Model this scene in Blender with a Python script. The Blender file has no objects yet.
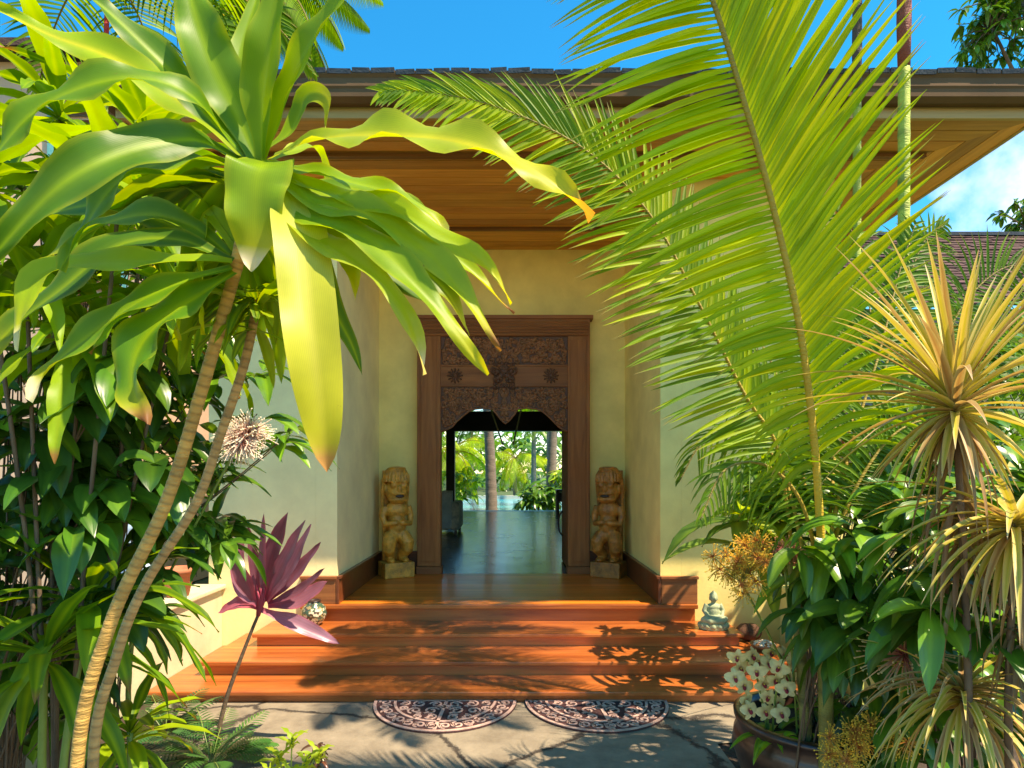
import bpy, bmesh, math, random
from mathutils import Vector, Matrix, noise
PI = math.pi
random.seed(7)
SC = bpy.context.scene
COL = SC.collection
F = 600.0; CX = 512.0; HY = 472.0; CZ = 1.72

def P(px, py, Y):
    return Vector(((px - CX) / F * Y, Y, CZ + (HY - py) / F * Y))

# ------------------------------------------------------------------ materials
def new_mat(name):
    m = bpy.data.materials.new(name); m.use_nodes = True
    nt = m.node_tree; nt.nodes.clear()
    out = nt.nodes.new('ShaderNodeOutputMaterial')
    return m, nt, out
def N(nt, t, **kw):
    n = nt.nodes.new(t)
    for k, v in kw.items():
        if k in n.inputs: n.inputs[k].default_value = v
        else: setattr(n, k, v)
    return n
def ramp(nt, stops, interp='LINEAR'):
    r = nt.nodes.new('ShaderNodeValToRGB'); r.color_ramp.interpolation = interp
    e = r.color_ramp.elements
    while len(e) < len(stops): e.new(0.5)
    for i, (p, c) in enumerate(stops):
        e[i].position = p; e[i].color = (*c, 1) if len(c) == 3 else c
    return r
def rgb(c): return (c[0], c[1], c[2], 1)

def mat_simple(name, col, rough=0.6, var=0.18, scale=6.0, bump=0.15, spec=0.5, metal=0.0, coat=0.0, stretch=None, detail=6, attr=False, bscale=None):
    m, nt, out = new_mat(name)
    tc = N(nt, 'ShaderNodeTexCoord'); mp = N(nt, 'ShaderNodeMapping')
    nt.links.new(tc.outputs['Object'], mp.inputs['Vector'])
    if stretch: mp.inputs['Scale'].default_value = stretch
    nz = N(nt, 'ShaderNodeTexNoise', Scale=scale, Detail=detail, Roughness=0.6)
    nt.links.new(mp.outputs[0], nz.inputs['Vector'])
    a = tuple(max(0, x * (1 - var)) for x in col); b = tuple(min(1, x * (1 + var)) for x in col)
    r = ramp(nt, [(0.3, a), (0.7, b)]); nt.links.new(nz.outputs['Fac'], r.inputs[0])
    bs = N(nt, 'ShaderNodeBsdfPrincipled', Roughness=rough, Metallic=metal)
    bs.inputs['Specular IOR Level'].default_value = spec
    bs.inputs['Coat Weight'].default_value = coat; bs.inputs['Coat Roughness'].default_value = 0.15
    if attr:
        at = N(nt, 'ShaderNodeAttribute', attribute_name='Col')
        mx = N(nt, 'ShaderNodeMix', data_type='RGBA', blend_type='MULTIPLY'); mx.inputs[0].default_value = 1
        nt.links.new(r.outputs[0], mx.inputs[6]); nt.links.new(at.outputs['Color'], mx.inputs[7])
        nt.links.new(mx.outputs[2], bs.inputs['Base Color'])
    else:
        nt.links.new(r.outputs[0], bs.inputs['Base Color'])
    if bump:
        nb = N(nt, 'ShaderNodeTexNoise', Scale=(bscale or scale * 4), Detail=5)
        nt.links.new(mp.outputs[0], nb.inputs['Vector'])
        bp = N(nt, 'ShaderNodeBump', Strength=bump, Distance=0.02)
        nt.links.new(nb.outputs['Fac'], bp.inputs['Height']); nt.links.new(bp.outputs[0], bs.inputs['Normal'])
    nt.links.new(bs.outputs[0], out.inputs[0])
    return m

def mat_wood(name, c1, c2, rough=0.35, axis='X', plank=None, coat=0.3, attr=False, seam=0.006, grain=1.0, scratch=0.25):
    """grain runs along axis; plank = board width measured across (in the other horizontal axis / given axis letter)"""
    m, nt, out = new_mat(name)
    tc = N(nt, 'ShaderNodeTexCoord'); mp = N(nt, 'ShaderNodeMapping')
    nt.links.new(tc.outputs['Object'], mp.inputs['Vector'])
    s = {'X': (0.6, 9, 9), 'Y': (9, 0.6, 9), 'Z': (9, 9, 0.6)}[axis]
    mp.inputs['Scale'].default_value = tuple(v * grain for v in s)
    nz = N(nt, 'ShaderNodeTexNoise', Scale=1.6, Detail=8, Roughness=0.65, Distortion=0.6)
    nt.links.new(mp.outputs[0], nz.inputs['Vector'])
    r = ramp(nt, [(0.28, c1), (0.72, c2)]); nt.links.new(nz.outputs['Fac'], r.inputs[0])
    last = r.outputs[0]
    bs = N(nt, 'ShaderNodeBsdfPrincipled', Roughness=rough)
    bs.inputs['Coat Weight'].default_value = coat; bs.inputs['Coat Roughness'].default_value = 0.12
    hgt = nz.outputs['Fac']
    if plank:
        pax, w = plank
        sp = N(nt, 'ShaderNodeSeparateXYZ'); nt.links.new(tc.outputs['Object'], sp.inputs[0])
        dv = N(nt, 'ShaderNodeMath', operation='DIVIDE'); dv.inputs[1].default_value = w
        nt.links.new(sp.outputs[pax], dv.inputs[0])
        fl = N(nt, 'ShaderNodeMath', operation='FLOOR'); nt.links.new(dv.outputs[0], fl.inputs[0])
        fr = N(nt, 'ShaderNodeMath', operation='FRACT'); nt.links.new(dv.outputs[0], fr.inputs[0])
        wn = N(nt, 'ShaderNodeTexWhiteNoise', noise_dimensions='1D'); nt.links.new(fl.outputs[0], wn.inputs['W'])
        mr = N(nt, 'ShaderNodeMapRange'); mr.inputs['To Min'].default_value = 0.72; mr.inputs['To Max'].default_value = 1.25
        nt.links.new(wn.outputs['Value'], mr.inputs[0])
        lt = N(nt, 'ShaderNodeMath', operation='GREATER_THAN'); lt.inputs[1].default_value = seam / w
        nt.links.new(fr.outputs[0], lt.inputs[0])
        mu = N(nt, 'ShaderNodeMath', operation='MULTIPLY'); nt.links.new(mr.outputs[0], mu.inputs[0])
        m2 = N(nt, 'ShaderNodeMapRange'); m2.inputs['To Min'].default_value = 0.25; nt.links.new(lt.outputs[0], m2.inputs[0])
        nt.links.new(m2.outputs[0], mu.inputs[1])
        mx = N(nt, 'ShaderNodeMix', data_type='RGBA', blend_type='MULTIPLY'); mx.inputs[0].default_value = 1
        nt.links.new(last, mx.inputs[6]); nt.links.new(mu.outputs[0], mx.inputs[7]); last = mx.outputs[2]
    if attr:
        at = N(nt, 'ShaderNodeAttribute', attribute_name='Col')
        mx = N(nt, 'ShaderNodeMix', data_type='RGBA', blend_type='MULTIPLY'); mx.inputs[0].default_value = 1
        nt.links.new(last, mx.inputs[6]); nt.links.new(at.outputs['Color'], mx.inputs[7]); last = mx.outputs[2]
    nt.links.new(last, bs.inputs['Base Color'])
    # uneven gloss
    n2 = N(nt, 'ShaderNodeTexNoise', Scale=3.0, Detail=4); nt.links.new(tc.outputs['Object'], n2.inputs['Vector'])
    m3 = N(nt, 'ShaderNodeMapRange'); m3.inputs['To Min'].default_value = rough * 0.75; m3.inputs['To Max'].default_value = min(1, rough * 1.35)
    nt.links.new(n2.outputs['Fac'], m3.inputs[0]); nt.links.new(m3.outputs[0], bs.inputs['Roughness'])
    bp = N(nt, 'ShaderNodeBump', Strength=scratch, Distance=0.006)
    nt.links.new(hgt, bp.inputs['Height']); nt.links.new(bp.outputs[0], bs.inputs['Normal'])
    nt.links.new(bs.outputs[0], out.inputs[0])
    return m

def mat_leaf(name, trans=0.45, rough=0.38, gain=(1.5, 1.35, 0.6), ribs=14.0, var=0.2, spec=0.5, blotch=None):
    """pigment from the vertex colour 'Col'; parallel veins from the UV; part of the light passes through"""
    m, nt, out = new_mat(name)
    at = N(nt, 'ShaderNodeAttribute', attribute_name='Col')
    tc = N(nt, 'ShaderNodeTexCoord')
    nz = N(nt, 'ShaderNodeTexNoise', Scale=9.0, Detail=4); nt.links.new(tc.outputs['Object'], nz.inputs['Vector'])
    mr = N(nt, 'ShaderNodeMapRange'); mr.inputs['To Min'].default_value = 1 - var; mr.inputs['To Max'].default_value = 1 + var
    nt.links.new(nz.outputs['Fac'], mr.inputs[0])
    mx = N(nt, 'ShaderNodeMix', data_type='RGBA', blend_type='MULTIPLY'); mx.inputs[0].default_value = 1
    nt.links.new(at.outputs['Color'], mx.inputs[6]); nt.links.new(mr.outputs[0], mx.inputs[7])
    base = mx.outputs[2]
    uv = N(nt, 'ShaderNodeUVMap', uv_map='UV')
    sp = N(nt, 'ShaderNodeSeparateXYZ'); nt.links.new(uv.outputs[0], sp.inputs[0])
    mm = N(nt, 'ShaderNodeMath', operation='MULTIPLY'); mm.inputs[1].default_value = ribs * 6.283
    nt.links.new(sp.outputs[0], mm.inputs[0])
    sn = N(nt, 'ShaderNodeMath', operation='SINE'); nt.links.new(mm.outputs[0], sn.inputs[0])
    r2 = N(nt, 'ShaderNodeMapRange'); r2.inputs['From Min'].default_value = -1; r2.inputs['To Min'].default_value = 0.95; r2.inputs['To Max'].default_value = 1.04
    nt.links.new(sn.outputs[0], r2.inputs[0])
    mx2 = N(nt, 'ShaderNodeMix', data_type='RGBA', blend_type='MULTIPLY'); mx2.inputs[0].default_value = 1
    nt.links.new(base, mx2.inputs[6]); nt.links.new(r2.outputs[0], mx2.inputs[7]); base = mx2.outputs[2]
    if blotch:
        n3 = N(nt, 'ShaderNodeTexNoise', Scale=blotch[0], Detail=6, Roughness=0.7); nt.links.new(tc.outputs['Object'], n3.inputs['Vector'])
        r3 = ramp(nt, [(blotch[1], (0, 0, 0)), (blotch[1] + 0.06, (1, 1, 1))]); nt.links.new(n3.outputs['Fac'], r3.inputs[0])
        mb = N(nt, 'ShaderNodeMix', data_type='RGBA'); nt.links.new(r3.outputs[0], mb.inputs[0])
        nt.links.new(base, mb.inputs[6]); mb.inputs[7].default_value = rgb(blotch[2]); base = mb.outputs[2]
    bs = N(nt, 'ShaderNodeBsdfPrincipled', Roughness=rough); bs.inputs['Specular IOR Level'].default_value = spec
    nt.links.new(base, bs.inputs['Base Color'])
    tg = N(nt, 'ShaderNodeMix', data_type='RGBA', blend_type='MULTIPLY'); tg.inputs[0].default_value = 1
    nt.links.new(base, tg.inputs[6]); tg.inputs[7].default_value = rgb(gain)
    tr = N(nt, 'ShaderNodeBsdfTranslucent'); nt.links.new(tg.outputs[2], tr.inputs['Color'])
    bp = N(nt, 'ShaderNodeBump', Strength=0.05, Distance=0.002)
    nt.links.new(sn.outputs[0], bp.inputs['Height']); nt.links.new(bp.outputs[0], bs.inputs['Normal'])
    ms = N(nt, 'ShaderNodeMixShader'); ms.inputs[0].default_value = trans
    nt.links.new(bs.outputs[0], ms.inputs[1]); nt.links.new(tr.outputs[0], ms.inputs[2])
    nt.links.new(ms.outputs[0], out.inputs[0])
    return m

# ------------------------------------------------------------------ mesh builder
class MB:
    def __init__(s):
        s.v = []; s.f = []; s.c = []; s.uv = []; s.col = (1, 1, 1)
    def vert(s, p, c=None):
        s.v.append(tuple(p)); s.c.append(c or s.col); return len(s.v) - 1
    def face(s, idx, uvs=None):
        s.f.append(tuple(idx)); s.uv.append(uvs or [(0, 0)] * len(idx))
    def box(s, x0, x1, y0, y1, z0, z1, c=None):
        b = len(s.v)
        for z in (z0, z1):
            for x, y in ((x0, y0), (x1, y0), (x1, y1), (x0, y1)): s.vert((x, y, z), c)
        for q in ((0, 3, 2, 1), (4, 5, 6, 7), (0, 1, 5, 4), (1, 2, 6, 5), (2, 3, 7, 6), (3, 0, 4, 7)):
            s.face([b + i for i in q])
        return s
    def obox(s, c, size, rot=None, col=None):
        b = len(s.v); R = rot or Matrix.Identity(3)
        for z in (-1, 1):
            for x, y in ((-1, -1), (1, -1), (1, 1), (-1, 1)):
                s.vert(Vector(c) + R @ Vector((x * size[0] / 2, y * size[1] / 2, z * size[2] / 2)), col)
        for q in ((0, 3, 2, 1), (4, 5, 6, 7), (0, 1, 5, 4), (1, 2, 6, 5), (2, 3, 7, 6), (3, 0, 4, 7)):
            s.face([b + i for i in q])
        return s
    def quad(s, pts, c=None):
        s.face([s.vert(p, c) for p in pts])
    def prism(s, poly, y0, y1, c=None):
        """poly = list of (x,z), extruded along y"""
        n = len(poly); a = [s.vert((x, y0, z), c) for x, z in poly]; b = [s.vert((x, y1, z), c) for x, z in poly]
        s.face(a); s.face(b[::-1])
        for i in range(n):
            j = (i + 1) % n; s.face([a[j], a[i], b[i], b[j]])
        return s
    def tube(s, pts, r, n=8, c=None, cap=True, cf=None, squash=None):
        pts = [Vector(p) for p in pts]; m = len(pts)
        if not hasattr(r, '__len__'): r = [r] * m
        prev = None; rings = []
        for i, p in enumerate(pts):
            t = (pts[min(i + 1, m - 1)] - pts[max(i - 1, 0)])
            if t.length < 1e-9: t = Vector((0, 0, 1))
            t.normalize()
            if prev is None:
                a = Vector((1, 0, 0)) if abs(t.x) < 0.8 else Vector((0, 1, 0))
                u = t.cross(a).normalized()
            else:
                u = (prev - t * prev.dot(t)); u = u.normalized() if u.length > 1e-6 else t.orthogonal().normalized()
            prev = u; w = t.cross(u)
            cc = cf(i / (m - 1)) if cf else c
            rings.append([s.vert(p + (u * math.cos(2 * PI * k / n) + w * math.sin(2 * PI * k / n)) * r[i], cc) for k in range(n)])
        for i in range(m - 1):
            for k in range(n):
                k2 = (k + 1) % n
                s.face([rings[i][k], rings[i][k2], rings[i + 1][k2], rings[i + 1][k]])
        if cap and n > 2:
            s.face(rings[0][::-1]); s.face(rings[-1])
        return s
    def lathe(s, prof, ctr=(0, 0, 0), n=28, c=None, sx=1, sy=1, cf=None):
        rings = []
        for j, (r, z) in enumerate(prof):
            cc = cf(j) if cf else c
            rings.append([s.vert((ctr[0] + math.cos(2 * PI * k / n) * r * sx, ctr[1] + math.sin(2 * PI * k / n) * r * sy, ctr[2] + z), cc) for k in range(n)])
        for i in range(len(prof) - 1):
            for k in range(n):
                k2 = (k + 1) % n
                s.face([rings[i][k], rings[i][k2], rings[i + 1][k2], rings[i + 1][k]])
        s.face(rings[0][::-1]); s.face(rings[-1])
        return s
    def ell(s, c, r, rot=None, nu=14, nv=9, col=None):
        R = rot or Matrix.Identity(3); c = Vector(c); rows = []
        for j in range(nv + 1):
            th = PI * j / nv
            if j in (0, nv):
                rows.append([s.vert(c + R @ Vector((0, 0, r[2] * math.cos(th))), col)])
            else:
                rows.append([s.vert(c + R @ Vector((r[0] * math.sin(th) * math.cos(2 * PI * k / nu), r[1] * math.sin(th) * math.sin(2 * PI * k / nu), r[2] * math.cos(th))), col) for k in range(nu)])
        for j in range(nv):
            for k in range(nu):
                k2 = (k + 1) % nu
                if j == 0: s.face([rows[0][0], rows[1][k], rows[1][k2]])
                elif j == nv - 1: s.face([rows[j][k2], rows[j][k], rows[nv][0]])
                else: s.face([rows[j][k], rows[j + 1][k], rows[j + 1][k2], rows[j][k2]])
        return s
    def build(s, name, mat, parent=None, smooth=False, bevel=0, label=None, cat=None, group=None, kind=None, loc=None, solid=0):
        me = bpy.data.meshes.new(name)
        loc = Vector(loc) if loc is not None else Vector((0, 0, 0))
        me.from_pydata([tuple(Vector(v) - loc) for v in s.v], [], s.f)
        at = me.color_attributes.new('Col', 'FLOAT_COLOR', 'POINT')
        flat = []
        for c in s.c: flat.extend((c[0], c[1], c[2], 1.0))
        at.data.foreach_set('color', flat)
        uvl = me.uv_layers.new(name='UV'); fl = []
        for u in s.uv:
            for q in u: fl.extend(q)
        uvl.data.foreach_set('uv', fl)
        me.materials.append(mat)
        if smooth: me.polygons.foreach_set('use_smooth', [True] * len(me.polygons))
        me.update()
        o = bpy.data.objects.new(name, me); COL.objects.link(o)
        o.location = loc
        if parent is not None:
            o.parent = parent
            o.location = loc - Vector(parent_loc(parent))
        if bevel:
            b = o.modifiers.new('bev', 'BEVEL'); b.width = bevel; b.segments = 2; b.limit_method = 'ANGLE'
        if solid:
            b = o.modifiers.new('sol', 'SOLIDIFY'); b.thickness = solid
        tag(o, label, cat, group, kind)
        return o
def parent_loc(o):
    l = Vector(o.location)
    while o.parent is not None:
        o = o.parent; l += Vector(o.location)
    return l
def tag(o, label=None, cat=None, group=None, kind=None):
    if label: o['label'] = label
    if cat: o['category'] = cat
    if group: o['group'] = group
    if kind: o['kind'] = kind
def thing(name, label, cat, loc=(0, 0, 0), group=None):
    o = bpy.data.objects.new(name, None); COL.objects.link(o); o.location = loc
    o.empty_display_size = 0.2
    tag(o, label, cat, group); return o
def remeshed(mb, name, mat, parent, voxel=0.01, smooth_it=2, **kw):
    """fuse overlapping shapes into one continuous carved body"""
    o = mb.build(name, mat, parent, smooth=True, **kw)
    md = o.modifiers.new('rm', 'REMESH'); md.mode = 'VOXEL'; md.voxel_size = voxel; md.use_smooth_shade = True
    sm = o.modifiers.new('sm', 'SMOOTH'); sm.iterations = smooth_it; sm.factor = 0.5
    return o
def catmull(pts, n):
    """n samples along a Catmull-Rom spline through pts"""
    pts = [Vector(p) for p in pts]
    if len(pts) == 2: return [pts[0].lerp(pts[1], i / (n - 1)) for i in range(n)]
    q = [pts[0] * 2 - pts[1]] + pts + [pts[-1] * 2 - pts[-2]]
    seg = len(pts) - 1; L = [(pts[i + 1] - pts[i]).length for i in range(seg)]; tot = sum(L)
    out = []
    for i in range(n):
        d = tot * i / (n - 1); k = 0
        while k < seg - 1 and d > L[k]: d -= L[k]; k += 1
        t = min(1, d / max(L[k], 1e-9)); a, b, c, e = q[k:k + 4]
        out.append(0.5 * ((2 * b) + (c - a) * t + (2 * a - 5 * b + 4 * c - e) * t * t + (3 * b - a - 3 * c + e) * t ** 3))
    return out
def lerp(a, b, t): return tuple(a[i] + (b[i] - a[i]) * t for i in range(3))
def smooth(a, b, x):
    t = max(0, min(1, (x - a) / (b - a))); return t * t * (3 - 2 * t)

# ------------------------------------------------------------------ world, sun, camera
SUNV = Vector((0.52, -0.30, 1.0)).normalized()
el = math.asin(SUNV.z); rot = math.atan2(SUNV.x, SUNV.y)
W = bpy.data.worlds.new('World'); SC.world = W; W.use_nodes = True
nt = W.node_tree; nt.nodes.clear()
wo = nt.nodes.new('ShaderNodeOutputWorld'); bg = N(nt, 'ShaderNodeBackground', Strength=0.15)
sky = nt.nodes.new('ShaderNodeTexSky'); sky.sky_type = 'NISHITA'; sky.sun_disc = False
sky.sun_elevation = el; sky.sun_rotation = rot; sky.air_density = 1.0; sky.dust_density = 0.15; sky.ozone_density = 2.5
tc = N(nt, 'ShaderNodeTexCoord')
nz = N(nt, 'ShaderNodeTexNoise', Scale=3.2, Detail=9, Roughness=0.55); nt.links.new(tc.outputs['Generated'], nz.inputs['Vector'])
# a bank of cumulus low on the right
def dir_mask(d, c0, c1):
    v = N(nt, 'ShaderNodeVectorMath', operation='DOT_PRODUCT'); v.inputs[1].default_value = Vector(d).normalized()
    nt.links.new(tc.outputs['Generated'], v.inputs[0])
    m = N(nt, 'ShaderNodeMapRange', interpolation_type='SMOOTHSTEP'); m.inputs['From Min'].default_value = c0; m.inputs['From Max'].default_value = c1
    nt.links.new(v.outputs['Value'], m.inputs[0]); return m.outputs[0]
dm = dir_mask((490, 600, 264), 0.990, 0.9996)
ad = N(nt, 'ShaderNodeMath', operation='MULTIPLY_ADD'); nt.links.new(dm, ad.inputs[0]); ad.inputs[1].default_value = 0.30
nt.links.new(nz.outputs['Fac'], ad.inputs[2])
cr = ramp(nt, [(0.70, (0, 0, 0)), (0.90, (.85, .85, .85))]); nt.links.new(ad.outputs[0], cr.inputs[0])
hs = N(nt, 'ShaderNodeHueSaturation', Saturation=1.5, Value=0.92); hs.inputs['Hue'].default_value = 0.487
nt.links.new(sky.outputs[0], hs.inputs['Color'])
mx = N(nt, 'ShaderNodeMix', data_type='RGBA'); nt.links.new(cr.outputs[0], mx.inputs[0])
nt.links.new(hs.outputs[0], mx.inputs[6]); mx.inputs[7].default_value = (6.0, 6.0, 6.1, 1)
nt.links.new(mx.outputs[2], bg.inputs['Color']); nt.links.new(bg.outputs[0], wo.inputs[0])

sl = bpy.data.lights.new('sun', 'SUN'); sl.energy = 3.9; sl.angle = math.radians(0.5); sl.color = (1.0, 0.92, 0.74)
so = bpy.data.objects.new('sun', sl); COL.objects.link(so)
so.rotation_euler = (-SUNV).to_track_quat('-Z', 'Y').to_euler(); so.location = SUNV * 30

cd = bpy.data.cameras.new('camera'); cam = bpy.data.objects.new('camera', cd); COL.objects.link(cam)
cam.location = (0, 0, CZ); cam.rotation_euler = (PI / 2, 0, 0)
cd.sensor_width = 36; cd.lens = F / 1024 * 36; cd.shift_y = (HY - 384) / 1024; cd.clip_end = 2000; cd.clip_start = 0.05
SC.camera = cam
vs = SC.view_settings; vs.view_transform = 'Standard'; vs.look = 'None'; vs.exposure = 1.35; vs.gamma = 1
vs.use_white_balance = True; vs.white_balance_temperature = 7600; vs.white_balance_tint = 20
SC.cycles.max_bounces = 10; SC.cycles.diffuse_bounces = 6; SC.cycles.glossy_bounces = 3; SC.cycles.transmission_bounces = 6
SC.cycles.use_denoising = True

# ------------------------------------------------------------------ shared materials
M = {}
M['wall'] = mat_simple('lime_plaster', (0.90, 0.72, 0.25), rough=0.85, var=0.13, scale=2.2, bump=0.08, spec=0.2, bscale=40)
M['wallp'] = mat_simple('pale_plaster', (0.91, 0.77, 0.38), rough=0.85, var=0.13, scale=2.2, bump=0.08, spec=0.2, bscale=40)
M['deck'] = mat_wood('varnished_deck', (0.58, 0.13, 0.012), (0.85, 0.26, 0.028), rough=0.33, axis='X', plank=('Y', 0.13), coat=0.15, seam=0.005)
M['step'] = mat_wood('varnished_step', (0.28, 0.058, 0.012), (0.62, 0.19, 0.04), rough=0.30, axis='X', coat=0.3, plank=('Y', 0.205), seam=0.004)
M['soffit'] = mat_wood('cedar_soffit', (0.48, 0.19, 0.028), (0.78, 0.37, 0.07), rough=0.5, axis='X', coat=0.1, attr=True)
M['soffity'] = mat_wood('cedar_soffit_side', (0.48, 0.19, 0.028), (0.78, 0.37, 0.07), rough=0.5, axis='Y', coat=0.1, attr=True)
M['trim'] = mat_wood('dark_trim', (0.10, 0.028, 0.010), (0.20, 0.060, 0.022), rough=0.35, axis='X', coat=0.3)
M['fascia'] = mat_wood('fascia_wood', (0.38, 0.24, 0.08), (0.52, 0.35, 0.13), rough=0.5, axis='X', coat=0.0)
M['planter'] = mat_simple('planter_plaster', (0.60, 0.55, 0.34), rough=0.85, var=0.14, scale=3, bump=0.1, spec=0.2, bscale=40)
M['gutter'] = mat_simple('brown_gutter', (0.15, 0.088, 0.045), spec=0.15, rough=0.7, var=0.12, scale=3, bump=0.02, metal=0.2)
M['roof'] = mat_simple('shingle', (0.085, 0.05, 0.04), rough=0.85, var=0.5, scale=9, bump=0.6, spec=0.2, attr=True)
M['tile'] = mat_simple('eave_tile', (0.045, 0.06, 0.075), spec=0.2, rough=0.8, var=0.3, scale=9, bump=0.3)
M['door'] = mat_wood('carved_teak', (0.20, 0.058, 0.012), (0.43, 0.155, 0.035), rough=0.65, axis='Z', coat=0.0, scratch=0.6)
M['doorx'] = mat_wood('teak_across', (0.17, 0.050, 0.012), (0.37, 0.13, 0.032), rough=0.65, axis='X', coat=0.0, scratch=0.6)
M['carve'] = mat_simple('carving_dark', (0.115, 0.040, 0.015), rough=0.55, var=0.35, scale=14, bump=0.3)
M['carvel'] = mat_simple('carving_light', (0.25, 0.092, 0.030), rough=0.5, var=0.35, scale=14, bump=0.3)
M['dark'] = mat_simple('dark_stained_wood', (0.035, 0.018, 0.012), rough=0.4, var=0.2, scale=4, bump=0.1)
M['soil'] = mat_simple('soil', (0.055, 0.036, 0.022), rough=0.95, var=0.4, scale=8, bump=0.8)
M['terra'] = mat_simple('terracotta', (0.42, 0.15, 0.07), rough=0.8, var=0.2, scale=5, bump=0.2)

# pavement with wandering cracks
m, nt, out = new_mat('cracked_concrete'); M['pave'] = m
tc = N(nt, 'ShaderNodeTexCoord')
nd = N(nt, 'ShaderNodeTexNoise', Scale=2.6, Detail=6, Roughness=0.7); nt.links.new(tc.outputs['Object'], nd.inputs['Vector'])
sc_ = N(nt, 'ShaderNodeVectorMath', operation='SCALE'); sc_.inputs['Scale'].default_value = 0.22
nt.links.new(nd.outputs['Color'], sc_.inputs[0])
av = N(nt, 'ShaderNodeVectorMath', operation='ADD'); nt.links.new(tc.outputs['Object'], av.inputs[0]); nt.links.new(sc_.outputs[0], av.inputs[1])
vo = N(nt, 'ShaderNodeTexVoronoi', feature='DISTANCE_TO_EDGE', Scale=0.85); nt.links.new(av.outputs[0], vo.inputs['Vector'])
ck = ramp(nt, [(0.006, (0, 0, 0)), (0.020, (1, 1, 1))]); nt.links.new(vo.outputs['Distance'], ck.inputs[0])
n1 = N(nt, 'ShaderNodeTexNoise', Scale=5.0, Detail=9, Roughness=0.7); nt.links.new(tc.outputs['Object'], n1.inputs['Vector'])
c1 = ramp(nt, [(0.3, (0.16, 0.13, 0.088)), (0.7, (0.31, 0.26, 0.18))]); nt.links.new(n1.outputs['Fac'], c1.inputs[0])
mx = N(nt, 'ShaderNodeMix', data_type='RGBA'); nt.links.new(ck.outputs[0], mx.inputs[0]); mx.inputs[6].default_value = (0.045, 0.035, 0.025, 1)
nt.links.new(c1.outputs[0], mx.inputs[7])
bs = N(nt, 'ShaderNodeBsdfPrincipled', Roughness=0.85); nt.links.new(mx.outputs[2], bs.inputs['Base Color'])
n2 = N(nt, 'ShaderNodeTexNoise', Scale=60, Detail=6); nt.links.new(tc.outputs['Object'], n2.inputs['Vector'])
hm = N(nt, 'ShaderNodeMath', operation='MULTIPLY_ADD'); nt.links.new(n2.outputs['Fac'], hm.inputs[0]); hm.inputs[1].default_value = 0.25
nt.links.new(ck.outputs[0], hm.inputs[2])
bp = N(nt, 'ShaderNodeBump', Strength=0.7, Distance=0.012); nt.links.new(hm.outputs[0], bp.inputs['Height']); nt.links.new(bp.outputs[0], bs.inputs['Normal'])
nt.links.new(bs.outputs[0], out.inputs[0])

M['grass'] = mat_simple('lawn', (0.06, 0.10, 0.025), rough=0.9, var=0.5, scale=3, bump=0.6)
M['inner'] = mat_wood('dark_floor', (0.055, 0.05, 0.05), (0.10, 0.095, 0.095), rough=0.24, axis='Y', plank=('X', 0.35), coat=0.2, seam=0.01)
M['slate'] = mat_simple('terrace_stone', (0.45, 0.42, 0.36), rough=0.5, var=0.1, scale=3)
m, nt, out = new_mat('pool_water'); M['water'] = m
bs = N(nt, 'ShaderNodeBsdfPrincipled', Roughness=0.05); bs.inputs['Base Color'].default_value = (0.03, 0.42, 0.48, 1)
n2 = N(nt, 'ShaderNodeTexNoise', Scale=3, Detail=4); tc = N(nt, 'ShaderNodeTexCoord'); nt.links.new(tc.outputs['Object'], n2.inputs['Vector'])
bp = N(nt, 'ShaderNodeBump', Strength=0.2, Distance=0.1); nt.links.new(n2.outputs['Fac'], bp.inputs['Height']); nt.links.new(bp.outputs[0], bs.inputs['Normal'])
nt.links.new(bs.outputs[0], out.inputs[0])

# ------------------------------------------------------------------ ground
b = MB(); b.quad([(-400, -60, -0.02), (400, -60, -0.02), (400, 800, -0.02), (-400, 800, -0.02)]); b.build('ground', M['grass'], kind='structure')
b = MB(); b.quad([(-6, -4, -0.012), (-1.55, -4, -0.012), (-1.55, 4.3, -0.012), (-2.62, 4.3, -0.012), (-2.62, 5.7, -0.012), (-6, 5.7, -0.012)]); b.build('soil_bed', M['soil'], kind='structure')
b = MB(); b.quad([(1.25, -4, -0.012), (7, -4, -0.012), (7, 7, -0.012), (2.5, 7, -0.012), (2.5, 4.0, -0.012), (1.25, 3.8, -0.012)]); b.build('soil_bed', M['soil'], kind='structure')
b = MB(); b.quad([(-1.55, -4, 0), (1.3, -4, 0), (1.3, 3.8, 0), (2.55, 4.0, 0), (2.55, 4.6, 0), (-2.7, 4.6, 0), (-2.62, 4.3, 0), (-2.2, 4.2, 0), (-2.1, 3.4, 0), (-1.6, 2.6, 0)]); b.build('path', M['pave'], kind='structure')

# ------------------------------------------------------------------ house
XL, XR = -1.65, 1.40           # recess walls
YF, YB = 5.66, 7.45            # front wall plane, back wall plane
ZD = 0.48                      # porch level
ZC = 4.48                      # soffit
house = thing('house', 'pale yellow plastered house with deep cedar eaves and a carved entrance doorway', 'house', (0, 5.66, 0))
def hp(mb, name, mat, bevel=0, **k): return mb.build(name, mat, house, bevel=bevel, **k)
T = 0.2
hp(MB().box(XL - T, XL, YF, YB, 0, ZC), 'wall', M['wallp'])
hp(MB().box(XR, XR + T, YF, YB, 0, ZC), 'wall', M['wall'])
DX0, DX1, DZT = -1.12, 0.915, 3.60
b = MB(); b.box(XL - T, DX0, YB, YB + T, 0, ZC); b.box(DX1, XR + T, YB, YB + T, 0, ZC); b.box(DX0, DX1, YB, YB + T, DZT, ZC)
hp(b, 'wall', M['wall'])
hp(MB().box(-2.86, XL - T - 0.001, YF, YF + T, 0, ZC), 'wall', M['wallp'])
hp(MB().box(XR + T + 0.001, 3.05, YF, YF + T, 0, ZC), 'wall', M['wall'])
hp(MB().box(2.85, 3.05, YF + T, 19.0, 0, ZC), 'wall', M['wall'])
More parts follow.
